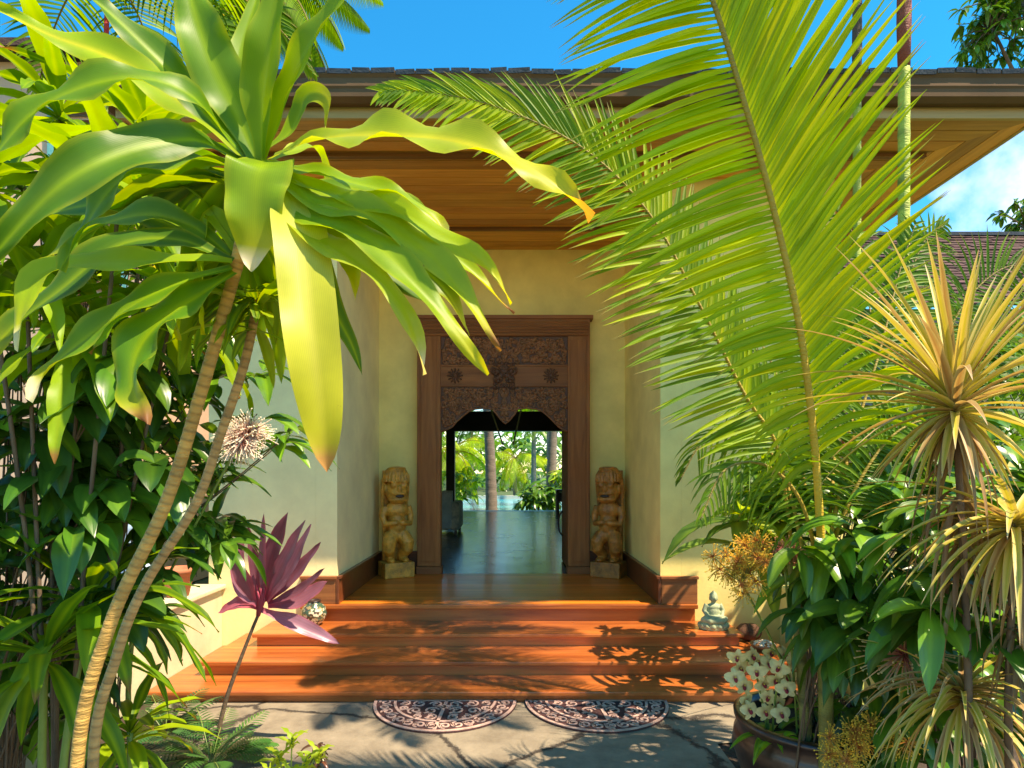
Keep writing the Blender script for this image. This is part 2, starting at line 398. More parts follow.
hp(MB().box(-2.86, -2.66, YF + T, 19.0, 0, ZC), 'wall', M['wallp'])
# planter walls beside the steps
b = MB(); b.box(-2.95, -2.73, 3.2, YF - 0.002, 0, 0.62); b.box(-2.99, -2.69, 3.17, YF - 0.002, 0.62, 0.665)
b.build('planter_wall', M['planter'], bevel=0.012, label='low pale plastered planter wall left of the timber steps', cat='wall')
b = MB(); b.box(2.52, 2.72, 3.9, YF - 0.002, 0, 0.62); b.box(2.48, 2.76, 3.87, YF - 0.002, 0.62, 0.665)
b.build('planter_wall', M['wall'], bevel=0.012, label='low yellow plastered planter wall right of the timber steps', cat='wall')
# baseboards
def baseboard(x0, y0, x1, y1, side):
    """runs from (x0,y0) to (x1,y1), projecting to side"""
    d = Vector((x1 - x0, y1 - y0, 0)); L = d.length; d.normalize(); nrm = Vector((-d.y, d.x, 0)) * side
    b = MB()
    for th, z0, z1 in ((0.028, ZD + 0.002, ZD + 0.235), (0.045, ZD + 0.235, ZD + 0.262)):
        p = [Vector((x0, y0, 0)), Vector((x1, y1, 0)), Vector((x1, y1, 0)) + nrm * th, Vector((x0, y0, 0)) + nrm * th]
        i0 = [b.vert((q.x, q.y, z0)) for q in p]; i1 = [b.vert((q.x, q.y, z1)) for q in p]
        if side > 0: i0, i1 = i0[:], i1[:]
        b.face(i0[::-1]); b.face(i1)
        for k in range(4): b.face([i0[k], i0[(k + 1) % 4], i1[(k + 1) % 4], i1[k]])
    hp(b, 'baseboard', M['trim'], bevel=0.004)
baseboard(XL, YB, XL, YF - 0.04, 1)
baseboard(XR, YF - 0.04, XR, YB, 1)
baseboard(XL + 0.03, YB, -1.17, YB, -1)
baseboard(0.96, YB, XR - 0.03, YB, -1)
def plinth(x0, x1):
    b = MB().box(x0, x1, YF - 0.035, YF - 0.002, 0.482, ZD + 0.235).box(x0 - 0.008, x1 + 0.008, YF - 0.052, YF - 0.002, ZD + 0.235, ZD + 0.262)
    hp(b, 'baseboard', M['doorx'], bevel=0.004)
plinth(-1.98, XL - 0.002); plinth(XR + 0.002, 1.74)
# soffit boards, mitred at the corner
EX, EY = 4.09, 4.70
b = MB(); bw = 0.155; y = EY
rs = random.Random(3)
while y < YB:
    y1 = min(y + bw - 0.008, YB); k = rs.uniform(0.6, 1.4); kc = (k, k * rs.uniform(.92, 1.06), k)
    xa, xb = EX - (y - EY), EX - (y1 - EY)
    if y > YF: xa = xb = XR + 0.1
    n0 = len(b.v)
    for z in (ZC, ZC + 0.02):
        for q in ((-3.05, y), (xa, y), (xb, y1), (-3.05, y1)): b.vert((q[0], q[1], z), kc)
    for q in ((0, 3, 2, 1), (4, 5, 6, 7), (0, 1, 5, 4), (1, 2, 6, 5), (2, 3, 7, 6), (3, 0, 4, 7)): b.face([n0 + i for i in q])
    y += bw
hp(b, 'soffit', M['soffit'])
b = MB(); x = EX
while x > 3.05:
    x1 = max(x - bw + 0.008, 3.05); k = rs.uniform(0.6, 1.4); kc = (k, k * rs.uniform(.92, 1.06), k)
    ya, yb = EY + (EX - x), EY + (EX - x1); n0 = len(b.v)
    for z in (ZC, ZC + 0.02):
        for q in ((x, ya), (x, 19.5), (x1, 19.5), (x1, yb)): b.vert((q[0], q[1], z), kc)
    for q in ((0, 3, 2, 1), (4, 5, 6, 7), (0, 1, 5, 4), (1, 2, 6, 5), (2, 3, 7, 6), (3, 0, 4, 7)): b.face([n0 + i for i in q])
    x -= bw
hp(b, 'soffit', M['soffity'])
hp(MB().box(-3.0, 4.0, 4.8, 19.4, ZC + 0.03, ZC + 0.06), 'ceiling', M['dark'])
# downstand battens across the soffit; dark tint paints in its shadow lines
b = MB()
for yy in (5.18, 6.75): b.box(-3.05, (EX - (yy - EY) - 0.03) if yy < YF else XR - 0.002, yy, yy + 0.045, ZC - 0.035, ZC - 0.002, (0.3, 0.25, 0.25))
hp(b, 'soffit_batten', M['soffit'])
def sweep(prof, path, name, mat, **k):
    """profile (out,z) swept along the eave path (list of xy), out = to the right of travel"""
    b = MB(); rings = []
    n = len(path)
    for i, p in enumerate(path):
        p = Vector((p[0], p[1])); 
        d0 = (p - Vector(path[i - 1])).normalized() if i else None
        d1 = (Vector(path[i + 1]) - p).normalized() if i < n - 1 else None
        if d0 is None: nn = Vector((d1.y, -d1.x))
        elif d1 is None: nn = Vector((d0.y, -d0.x))
        else:
            n0 = Vector((d0.y, -d0.x)); n1 = Vector((d1.y, -d1.x)); nn = (n0 + n1); nn = nn / nn.dot(n0)
        rings.append([b.vert((p.x + nn.x * o, p.y + nn.y * o, z)) for o, z in prof])
    m_ = len(prof)
    for i in range(n - 1):
        for k_ in range(m_):
            k2 = (k_ + 1) % m_; b.face([rings[i][k_], rings[i][k2], rings[i + 1][k2], rings[i + 1][k_]])
    b.face(rings[0]); b.face(rings[-1][::-1])
    return hp(b, name, mat, **k)
eave = [(-3.05, 19.5), (-3.05, 4.70), (4.09, 4.70), (4.09, 19.5)]
sweep([(0.0, 4.47), (0.035, 4.47), (0.035, 4.64), (0.0, 4.64)], eave, 'fascia', M['fascia'], bevel=0.004)
sweep([(0.036, 4.555), (0.10, 4.545), (0.15, 4.57), (0.155, 4.625), (0.165, 4.64), (0.165, 4.70), (0.18, 4.72), (0.18, 4.745), (0.16, 4.745), (0.155, 4.70), (0.04, 4.66)], eave, 'gutter', M['gutter'])
# roof: hip
b = MB(); z0, yr = 4.70, 9.0
hx0, hx1, hy0, hy1 = -3.16, 4.20, 4.60, 19.7; rise = 1.3; zt = z0 + rise
mid = (hx0 + hx1) / 2; w2 = (hx1 - hx0) / 2
b.quad([(hx0, hy0, z0), (hx1, hy0, z0), (mid, hy0 + w2, zt)][:3]); b.quad([(hx1, hy0, z0), (hx1, hy1, z0), (mid, hy1 - w2, zt), (mid, hy0 + w2, zt)])
b.quad([(hx1, hy1, z0), (hx0, hy1, z0), (mid, hy1 - w2, zt)][:3]); b.quad([(hx0, hy1, z0), (hx0, hy0, z0), (mid, hy0 + w2, zt), (mid, hy1 - w2, zt)])
hp(b, 'roof', M['roof'])
b = MB(); x = -3.2; rs = random.Random(5)
while x < 4.15:
    w = rs.uniform(0.13, 0.19); dz = rs.uniform(-0.006, 0.010); t = rs.uniform(-.05, .05)
    b.obox((x + w / 2, 4.62, 4.755 + dz), (w - 0.012, 0.22, 0.035), Matrix.Rotation(0.18, 3, 'X') @ Matrix.Rotation(t, 3, 'Y'))
    x += w
y = 4.7
while y < 19:
    w = rs.uniform(0.13, 0.19); b.obox((4.17, y + w / 2, 4.755 + rs.uniform(-.006, .01)), (0.22, w - 0.012, 0.035)); y += w
hp(b, 'eave_tiles', M['tile'])
# interior
hp(MB().box(-2.66, 2.85, YB - 0.12, 19.0, 0.30, ZD - 0.004), 'floor', M['inner'])
hp(MB().box(-2.66, 2.85, 19.0, 19.5, 0.30, ZD - 0.006), 'terrace_edge', M['slate'])
hp(MB().box(-2.66, 2.85, 18.6, 18.9, 2.99, 3.60).box(-2.66, 2.85, 18.6, 18.9, 3.76, 3.95), 'beam', M['dark'])
hp(MB().box(-2.05, -1.78, 18.62, 18.88, ZD, 2.99), 'post', M['dark'], bevel=0.01)
hp(MB().box(-2.66, 2.85, 8.0, 18.58, 3.96, 4.0), 'ceiling', M['dark'])
M['pale'] = mat_simple('pale_batten', (0.75, 0.62, 0.38), rough=0.5, var=0.1)
b = MB()
b.tube([P(491, 409, 18.3), P(503, 445, 18.2)], 0.028, 6); b.tube([P(521, 409, 18.3), P(513, 445, 18.2)], 0.028, 6)
hp(b, 'rafter', M['pale'])
# door leaves standing open inwards
for sx, x in ((1, 0.725),):
    b = MB().box(x - 0.025, x + 0.025, YB + T + 0.02, YB + T + 0.80, ZD + 0.01, 2.9)
    d = hp(b, 'door_leaf', M['door'], bevel=0.006)
    hb = MB(); hb.tube(catmull([(x - sx * 0.027, YB + T + .62, 1.18), (x - sx * .075, YB + T + .64, 1.10), (x - sx * .075, YB + T + .64, 0.92), (x - sx * 0.027, YB + T + .62, .84)], 10), 0.012, 8)
    hb.build('handle', M['dark'], d, smooth=True)

# carved door surround
df = thing('door_frame', None, None, (-0.105, 7.38, ZD)); df.parent = house; df.location = Vector((-0.105, 7.38, ZD)) - Vector(house.location)
def dp(mb, name, mat, **k): return mb.build(name, mat, df, **k)
Yf = 7.30; Yk = 7.46
def X(px): return (px - CX) / F * Yf
def Z(py): return CZ + (HY - py) / F * Yf
for a, c in ((417, 440.5), (568, 590)):
    dp(MB().box(X(a), X(c), Yf, Yk, ZD + 0.09, Z(336)), 'jamb', M['door'], bevel=0.008)
    dp(MB().box(X(a) - 0.01, X(c) + 0.015, Yf - 0.02, Yk, ZD, ZD + 0.088), 'jamb_block', M['doorx'], bevel=0.006)
    dp(MB().box(X(a) + (0.05 if a < 500 else 0.03), X(c) - 0.05, Yf - 0.012, Yf - 0.002, ZD + 0.15, Z(340)), 'jamb_strip', M['door'], bevel=0.004)
# crown: reeded lintel
b = MB().box(X(414), X(593), Yf - 0.03, Yk, Z(319), Z(315.5)); b.box(X(417), X(590), Yf, Yk, Z(336), Z(319))
for i in range(5): b.tube([(X(419), Yf - 0.002, Z(334.5 - i * 3.1)), (X(588), Yf - 0.002, Z(334.5 - i * 3.1))], 0.014, 8)
dp(b, 'lintel', M['doorx'])
def spiral(b, cx, cz, r, y, sgn=1, a0=0, turns=1.6, th=0.010):
    pts = []
    for i in range(16):
        t = i / 15; a = a0 + sgn * t * turns * 2 * PI; rr = r * (1 - 0.85 * t)
        pts.append((cx + rr * math.cos(a), y, cz + rr * math.sin(a)))
    b.tube(pts, [th * (1 - 0.4 * i / 15) for i in range(16)], 5, cap=False)
def petal(b, cx, cz, a, L, y, w=0.019):
    c = Vector((cx + math.cos(a) * L / 2, y, cz + math.sin(a) * L / 2))
    b.ell(c, (L / 2, 0.014, w), Matrix.Rotation(-a, 3, 'Y'), 6, 4)
def foliate(b, inside, x0, x1, z0, z1, y, step=0.085, seed=1):
    rs = random.Random(seed); xc = (x0 + x1) / 2; nx = int((x1 - xc) / step); nz_ = max(1, int(round((z1 - z0) / step)))
    for i in range(nx):
        for j in range(nz_):
            x = xc + (i + 0.5) * step + rs.uniform(-.5, .5) * step; z = z0 + (j + 0.5) * (z1 - z0) / nz_ + rs.uniform(-.4, .4) * step; z = min(max(z, z0 + step * .5), z1 - step * .5)
            r = step * rs.uniform(0.40, 0.85); a0 = rs.uniform(0, 6.28); sg = rs.choice((-1, 1)); tu = rs.uniform(1.2, 1.9)
            pa = [rs.uniform(0, 6.28) for _ in range(3)]
            for mir in (0, 1):
                xx = 2 * xc - x if mir else x
                if not inside(xx, z, r * .8): continue
                spiral(b, xx, z, r, y, -sg if mir else sg, PI - a0 if mir else a0, tu)
                for q in pa: petal(b, xx, z, PI - q if mir else q, r * 1.25, y)
x0, x1 = X(440.5), X(568)
# carved frieze
dp(MB().box(x0, x1, Yf + 0.03, Yk, Z(364.5), Z(336)), 'frieze_board', M['carve'])
b = MB(); foliate(b, lambda x, z, r: True, x0 + .03, x1 - .03, Z(363), Z(338), Yf + 0.025, 0.062, 4); dp(b, 'frieze_carving', M['carvel'], smooth=True)
dp(MB().box(x0, x1, Yf + 0.005, Yk - 0.01, Z(366), Z(364.5)).box(x0, x1, Yf + 0.005, Yk - 0.01, Z(386.5), Z(385)), 'moulding', M['doorx'], bevel=0.003)
# plain board with rosettes and centre ornament
pb = dp(MB().box(x0, x1, Yf + 0.02, Yk - 0.005, Z(385), Z(366)), 'plain_board', M['doorx'])
for px in (455, 551):
    b = MB()
    for k in range(12): petal(b, X(px), Z(375.5), k * PI / 6, 0.10, Yf + 0.014, 0.012)
    b.ell((X(px), Yf + 0.008, Z(375.5)), (0.03, 0.018, 0.03)); b.build('rosette', M['carve'], df, smooth=True)
b = MB(); foliate(b, lambda x, z, r: abs(x - X(504)) < 0.15 * (1 - abs((z - Z(374)) / 0.28)) + 0.03, X(490), X(518), Z(388), Z(362), Yf + 0.006, 0.06, 9); dp(b, 'centre_ornament', M['carve'], smooth=True)
# scalloped apron
outline = [(440.5, 432), (446, 430), (452, 427), (457, 421), (463, 416), (469, 411), (475, 409), (484, 408), (493, 409), (497, 415), (501, 420), (505.5, 424),
           (510, 420), (514, 415), (518, 409), (527, 408), (536, 409), (542, 411), (548, 416), (554, 422), (559, 427), (563, 430), (568, 432)]
poly = [(X(a), Z(c)) for a, c in outline] + [(x1, Z(386.5)), (x0, Z(386.5))]
b = MB(); ou = [(X(a), Z(c)) for a, c in outline]
for (xa, za), (xb, zb) in zip(ou[:-1], ou[1:]): b.prism([(xa, za), (xb, zb), (xb, Z(386.5)), (xa, Z(386.5))], Yf + 0.03, Yf + 0.10)
dp(b, 'apron_board', M['carve'])
def low(x):
    for (xa, za), (xb, zb) in zip(ou[:-1], ou[1:]):
        if xa <= x <= xb: return za + (zb - za) * (x - xa) / (xb - xa)
    return 99
b = MB(); foliate(b, lambda x, z, r: z - r > low(x) + 0.01, x0 + .02, x1 - .02, Z(431), Z(388), Yf + 0.025, 0.058, 12)
b.tube([(x, Yf + 0.03, z + 0.005) for x, z in ou], 0.012, 6)
dp(b, 'apron_carving', M['carvel'], smooth=True)

# ------------------------------------------------------------------ porch steps
st = thing('porch_steps', 'glossy red-brown timber porch deck with three wide steps below the carved doorway', 'steps', (-0.12, 5.64, 0))
def stp(mb, name, mat, **k): return mb.build(name, mat, st, **k)
CXH = -0.12
b = MB(); b.box(XL + 0.002, XR - 0.002, YF - 0.002, YB - 0.125, ZD - 0.04, ZD); stp(b, 'deck', M['deck'])
stp(MB().box(CXH - 1.86, CXH + 1.86, 5.60, YF - 0.004, ZD - 0.042, ZD + 0.001), 'nosing', M['step'], bevel=0.008)
for z1, yf, hw, ybk in ((0.32, 5.185, 2.13, 5.655), (0.205, 4.784, 2.38, 5.655), (0.088, 4.451, 2.605, 5.655)):
    stp(MB().box(CXH - hw, CXH + hw, yf, ybk - 0.001 * hw, z1 - 0.034, z1), 'tread', M['step'], bevel=0.008)
for z0, z1, yf, hw in ((0.32, ZD - 0.043, 5.64, 1.84), (0.205, 0.285, 5.225, 2.10), (0.088, 0.170, 4.824, 2.35), (0.0, 0.053, 4.49, 2.58)):
    stp(MB().box(CXH - hw, CXH + hw, yf, yf + 0.02, z0 + 0.001, z1), 'riser', M['step'])
    stp(MB().box(CXH - hw, CXH - hw + 0.02, yf + 0.021, 5.64 if yf < 5.6 else 5.655, z0 + 0.001, z1), 'riser', M['step'])
    stp(MB().box(CXH + hw - 0.02, CXH + hw, yf + 0.021, 5.64 if yf < 5.6 else 5.655, z0 + 0.001, z1), 'riser', M['step'])

# ================================================================== OBJECTS
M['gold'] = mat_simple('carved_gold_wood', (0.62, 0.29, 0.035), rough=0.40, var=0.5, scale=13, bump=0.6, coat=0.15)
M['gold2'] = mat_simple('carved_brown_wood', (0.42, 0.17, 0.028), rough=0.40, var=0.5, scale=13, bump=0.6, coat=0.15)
def tiki(x, y, sx, label, mat, rz):
    t = thing('tiki_statue', label, 'statue', (x, y, ZD))
    R = Matrix.Rotation(rz, 3, 'Z')
    def w(p): return Vector((x, y, ZD)) + R @ Vector((p[0] * sx, p[1], p[2]))
    b = MB()
    b.obox(w((0, 0, 0.09)), (0.36, 0.30, 0.18), R)
    b.build('base', mat, t, bevel=0.012)
    g = MB()
    for k in (-1, 1):     # bent legs on turned-out feet
        g.tube([w((0.065 * k, -0.02, 0.50)), w((0.115 * k, -0.085, 0.40)), w((0.11 * k, -0.075, 0.335)), w((0.075 * k, 0.0, 0.25)), w((0.08 * k, -0.01, 0.185))],
               [0.085, 0.085, 0.075, 0.06, 0.05], 12)
        g.ell(w((0.085 * k, -0.06, 0.20)), (0.05, 0.085, 0.032), R)
        # arms bent with the hands on the belly
        g.tube([w((0.135 * k, 0.0, 0.83)), w((0.17 * k, -0.01, 0.72)), w((0.15 * k, -0.05, 0.63)), w((0.06 * k, -0.115, 0.64))], [0.05, 0.042, 0.038, 0.032], 10)
        g.ell(w((0.04 * k, -0.125, 0.645)), (0.035, 0.022, 0.03), R)
    g.ell(w((0, -0.015, 0.62)), (0.115, 0.105, 0.15), R)
    g.ell(w((0, -0.01, 0.79)), (0.145, 0.10, 0.11), R)
    g.ell(w((0, 0, 0.50)), (0.12, 0.10, 0.085), R)
    g.ell(w((0, -0.01, 1.02)), (0.135, 0.125, 0.15), R)       # head
    g.ell(w((0, -0.07, 0.92)), (0.12, 0.085, 0.05), R)         # jutting chin
    g.ell(w((0, -0.10, 0.985)), (0.095, 0.05, 0.022), R)       # lips
    g.ell(w((0, -0.10, 0.93)), (0.085, 0.05, 0.02), R)
    g.ell(w((0, -0.125, 1.045)), (0.032, 0.04, 0.05), R)       # nose
    for k in (-1, 1):
        g.ell(w((0.06 * k, -0.105, 1.085)), (0.042, 0.035, 0.036), R)
        g.ell(w((0.062 * k, -0.115, 1.125)), (0.05, 0.03, 0.014), Matrix.Rotation(0, 3, 'Z') @ R)
        g.ell(w((0.135 * k, 0.0, 1.04)), (0.022, 0.045, 0.06), R)
    g.obox(w((-0.02, 0.125, 0.72)), (0.22, 0.06, 1.08), R)     # board left standing at the back
    remeshed(g, 'figure', mat, t, 0.009, 1)
    h = MB()                                                     # tall grooved headdress
    for j in range(6):
        zz = 1.135 + j * 0.03
        h.ell(w((0, -0.005 - j * 0.004, zz)), (0.150 - j * 0.008, 0.135 - j * 0.006, 0.022), R)
    for j in range(13):
        a = PI * 0.95 + PI * 1.1 * j / 12
        h.tube([w((0.150 * math.cos(a), 0.135 * math.sin(a), 1.12)), w((0.145 * math.cos(a), 0.13 * math.sin(a), 1.20)), w((0.10 * math.cos(a), 0.09 * math.sin(a), 1.28))], [0.014, 0.014, .010], 6)
    h.ell(w((0, 0.0, 1.24)), (0.125, 0.115, 0.06), R)
    for k in (-1, 1): h.tube([w((0.145 * k, .02, 1.16)), w((0.15 * k, .05, 1.0)), w((0.145 * k, .07, .82))], [.03, .026, .02], 8)
    remeshed(h, 'headdress', mat, t, 0.008, 0)
    mo = MB(); mo.ell(w((0, -0.148, 0.957)), (0.055, 0.012, 0.018), R); mo.build('mouth', M['dark'], t, smooth=True)
    return t
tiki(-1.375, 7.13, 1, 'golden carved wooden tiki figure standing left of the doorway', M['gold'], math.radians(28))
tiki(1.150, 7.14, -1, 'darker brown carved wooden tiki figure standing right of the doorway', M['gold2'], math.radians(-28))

# seated stone figure at the right end of the top step
M['jade'] = mat_simple('pale_green_stone', (0.36, 0.42, 0.24), rough=0.7, var=0.2, scale=14, bump=0.2)
bt = thing('buddha_statue', 'small pale green stone seated Buddha on the right end of the top step', 'statue', (1.80, 5.36, 0.32))
bx, by, bz = 1.80, 5.36, 0.321
b = MB(); b.lathe([(0.125, 0), (0.13, 0.012), (0.122, 0.03), (0.128, 0.045), (0.118, 0.062)], (bx, by, bz), 24, sx=1.0, sy=0.75)
for k in range(14):
    a = 2 * PI * k / 14; b.ell((bx + .122 * math.cos(a), by + .092 * math.sin(a), bz + .035), (.022, .018, .022), nu=8, nv=5)
b.build('lotus_base', M['jade'], bt, smooth=True)
g = MB(); z = bz + 0.06
for k in (-1, 1):
    g.tube([(bx + .035 * k, by, z + .035), (bx + .095 * k, by - .03, z + .025), (bx + .05 * k, by - .075, z + .02), (bx - .03 * k, by - .075, z + .018)], [.04, .032, .026, .018], 10)
    g.tube([(bx + .055 * k, by + .01, z + .155), (bx + .082 * k, by + .005, z + .10), (bx + .062 * k, by - .035, z + .055), (bx + .012 * k, by - .055, z + .05)], [.026, .022, .018, .014], 10)
g.ell((bx, by + .005, z + .085), (.058, .042, .085)); g.ell((bx, by + .005, z + .135), (.066, .038, .035)); g.tube([(bx, by, z + .15), (bx, by, z + .20)], .02, 10)
g.ell((bx, by - .004, z + .218), (.034, .036, .043)); g.ell((bx, by, z + .262), (.016, .016, .018)); g.ell((bx, by + .003, z + .235), (.036, .037, .033))
for k in (-1, 1): g.ell((bx + .034 * k, by, z + .212), (.006, .01, .022))
g.ell((bx, by - .038, z + .215), (.006, .008, .012))
g.ell((bx, by - .05, z + .052), (.03, .018, .012))
remeshed(g, 'figure', M['jade'], bt, 0.005, 1)

# bowl of white shells, brown husk behind it
M['bowl'] = mat_simple('bowl_wood', (0.30, 0.13, 0.05), rough=0.4, var=0.2, scale=6, coat=0.2)
M['shell'] = mat_simple('white_shell', (0.78, 0.72, 0.58), rough=0.5, var=0.15, scale=20)
M['husk'] = mat_simple('brown_husk', (0.13, 0.06, 0.03), rough=0.9, var=0.4, scale=20, bump=0.8, stretch=(1, 1, 5))
bx, by, bz = 2.145, 5.10, 0.206
t = thing('shell_bowl', 'shallow brown bowl heaped with white shells at the right end of the steps', 'bowl', (bx, by, bz))
MB().lathe([(0.03, 0), (0.06, 0.0), (0.10, 0.03), (0.118, 0.055), (0.112, 0.056), (0.095, 0.035), (0.05, 0.015), (0.005, 0.012)], (bx, by, bz)).build('bowl', M['bowl'], t, smooth=True)
rs = random.Random(2); b = MB()
for k in range(46):
    a = rs.uniform(0, 6.28); r = 0.085 * math.sqrt(rs.random()); 
    b.ell((bx + r * math.cos(a), by + r * math.sin(a), bz + 0.05 + (0.085 - r) * 0.35 + rs.uniform(-.005, .008)), (rs.uniform(.012, .02), rs.uniform(.008, .014), rs.uniform(.006, .011)),
          Matrix.Rotation(rs.uniform(0, 6), 3, 'Z') @ Matrix.Rotation(rs.uniform(-.6, .6), 3, 'X'), 7, 5)
o = b.build('shells', M['shell'], t, smooth=True)
bx, by, bz = 2.13, 5.40, 0.206
b = MB(); b.ell((bx, by, bz + .075), (.115, .09, .078), nu=20, nv=12)
b.v = [tuple(Vector(v) + Vector((0, 0, 1)) * 0.012 * noise.noise(Vector(v) * 20)) for v in b.v]
b.build('coconut_husk', M['husk'], smooth=True, label='dark brown rounded coconut husk lying behind the bowl of shells', cat='coconut')

# mosaic globe vase at the left end of the steps
m, nt, out = new_mat('mosaic'); M['mosaic'] = m
tc = N(nt, 'ShaderNodeTexCoord'); vo = N(nt, 'ShaderNodeTexVoronoi', Scale=52.0); nt.links.new(tc.outputs['Object'], vo.inputs['Vector'])
sp = N(nt, 'ShaderNodeSeparateColor'); nt.links.new(vo.outputs['Color'], sp.inputs[0])
r = ramp(nt, [(0.0, (0.05, 0.10, 0.06)), (0.35, (0.32, 0.25, 0.10)), (0.6, (0.62, 0.55, 0.38)), (0.8, (0.09, 0.05, 0.03))], 'CONSTANT'); nt.links.new(sp.outputs[0], r.inputs[0])
bs = N(nt, 'ShaderNodeBsdfPrincipled', Roughness=0.2); nt.links.new(r.outputs[0], bs.inputs['Base Color'])
bp = N(nt, 'ShaderNodeBump', Strength=0.6, Distance=0.004); nt.links.new(vo.outputs['Distance'], bp.inputs['Height']); nt.links.new(bp.outputs[0], bs.inputs['Normal']); nt.links.new(bs.outputs[0], out.inputs[0])
t = thing('globe_vase', 'small round mosaic vase standing at the left end of the top step', 'vase', (-1.815, 5.50, 0.321))
MB().lathe([(0.04, 0), (0.06, 0.004), (0.098, 0.05), (0.115, 0.105), (0.10, 0.16), (0.065, 0.195), (0.055, 0.205), (0.06, 0.215), (0.048, 0.215), (0.045, 0.19), (0.02, 0.15)], (-1.815, 5.50, 0.321)).build('body', M['mosaic'], t, smooth=True)
MB().lathe([(0.056, 0.213), (0.064, 0.217), (0.062, 0.226), (0.05, 0.226), (0.048, 0.215)], (-1.815, 5.50, 0.321)).build('rim', M['dark'], t, smooth=True)

# half-round doormats against the bottom riser
M['mat'] = mat_simple('mat_rubber', (0.075, 0.028, 0.026), rough=0.85, var=0.3, scale=20, bump=0.4)
M['matp'] = mat_simple('mat_pattern', (0.60, 0.38, 0.30), rough=0.8, var=0.25, scale=12, bump=0.3)
def half(r, n=40): return [(r * math.cos(PI + PI * k / n), r * math.sin(PI + PI * k / n)) for k in range(n + 1)]
def doormat(cx, label, ang):
    cy = 4.485; t = thing('doormat', label, 'doormat', (cx, cy, 0), 'half-round doormats at the foot of the steps')
    R = 0.53; b = MB()
    pts = half(R); a = [b.vert((cx + x, cy + y * 1.03, 0.002)) for x, y in pts]; c = [b.vert((cx + x, cy + y * 1.03, 0.012)) for x, y in pts]
    b.face(c); b.face(a[::-1])
    for i in range(len(a) - 1): b.face([a[i], a[i + 1], c[i + 1], c[i]])
    b.build('base', M['mat'], t)
    p = MB(); z = 0.0135
    def ribbon(line, w):
        m_ = len(line); L = []
        for i in range(m_):
            d = Vector(line[min(i + 1, m_ - 1)]) - Vector(line[max(i - 1, 0)]); d = d.normalized() if d.length > 0 else Vector((1, 0)); n_ = Vector((-d.y, d.x)) * w / 2
            q = Vector(line[i]); L.append((p.vert((cx + q.x + n_.x, cy + (q.y + n_.y) * 1.03, z)), p.vert((cx + q.x - n_.x, cy + (q.y - n_.y) * 1.03, z)),
                                           p.vert((cx + q.x + n_.x, cy + (q.y + n_.y) * 1.03, z + .005)), p.vert((cx + q.x - n_.x, cy + (q.y - n_.y) * 1.03, z + .005))))
        for i in range(m_ - 1):
            A, B = L[i], L[i + 1]
            p.face([A[3], B[3], B[2], A[2]]); p.face([A[0], A[2], B[2], B[0]]); p.face([B[1], B[3], A[3], A[1]])
    ribbon([(x * .975, y * .975) for x, y in half(R)], 0.022)
    ribbon([(x * .70, y * .70) for x, y in half(R)], 0.020)
    ribbon([(-.98 * R, -.008), (.98 * R, -.008)], 0.016)
    ribbon([(0.010, -.01), (0.010 + math.sin(ang) * R * .96, -R * .96)], 0.024)
    def sp(cx_, cy_, r, a0, sg, turns=1.35):
        ribbon([(cx_ + r * (1 - .8 * i / 18) * math.cos(a0 + sg * turns * 2 * PI * i / 18), cy_ + r * (1 - .8 * i / 18) * math.sin(a0 + sg * turns * 2 * PI * i / 18)) for i in range(19)], 0.013)
    n = 16
    for k in range(n):
        a = PI + PI * (k + .5) / n; rr = R * .835
        sp(rr * math.cos(a), rr * math.sin(a), .047, a + (k % 2) * PI, 1 if k % 2 else -1)
        a2 = PI + PI * (k + 1) / n
        if k < n - 1: ribbon([(R * .78 * math.cos(a2), R * .78 * math.sin(a2)), (R * .90 * math.cos(a2 + .05), R * .90 * math.sin(a2 + .05))], .011)
    for sx in (-1, 1):
        for (qx, qy, r, a0, sg) in ((.07, -.08, .05, 0, 1), (.19, -.07, .055, 2, -1), (.30, -.06, .04, 1, 1), (.09, -.19, .055, 3, -1), (.21, -.19, .055, 5, 1), (.30, -.15, .035, 4, -1), (.08, -.30, .045, 1, 1), (.17, -.29, .035, 2, -1), (.02, -.13, .03, 0, 1)):
            sp(sx * qx + .01, qy, r, a0 if sx > 0 else PI - a0, sg * sx)
            ribbon([(sx * qx + .01 + r * .9 * math.cos(a0 + j), qy - r * .9 + j * .012) for j in range(3)], .012)
    p.build('pattern', M['matp'], t)
doormat(-0.495, 'left half-round doormat with pink scroll pattern on burgundy, under the bottom step', -.06)
doormat(0.625, 'right half-round doormat with pale scroll pattern on burgundy, under the bottom step', .08)

# terracotta pots on the left planter wall
def pot(x, y, z, r, h, label, mat, plantcol=None):
    t = thing('plant_pot', label, 'plant pot', (x, y, z))
    MB().lathe([(r * .62, 0), (r * .66, 0.005), (r * .95, h * .82), (r * 1.04, h * .83), (r * 1.06, h), (r * .93, h), (r * .9, h * .85), (r * .55, h * .75)], (x, y, z)).build('pot', mat, t, smooth=True)
    MB().lathe([(0.001, h * .80), (r * .88, h * .82)], (x, y, z)).build('soil', M['soil'], t)
    return t
M['bluepot'] = mat_simple('pale_blue_glaze', (0.45, 0.60, 0.72), rough=0.15, var=0.1, scale=6, coat=0.5)
pot(-2.84, 5.10, 0.667, 0.13, 0.24, 'terracotta flower pot on the left planter wall nearest the house', M['terra'])
pot(-2.84, 4.55, 0.667, 0.14, 0.26, 'terracotta flower pot on the left planter wall nearer the path', M['terra'])
t = thing('tall_vase', 'tall pale blue glazed vase among the leaves behind the planter wall', 'vase', (-3.15, 5.0, 0))
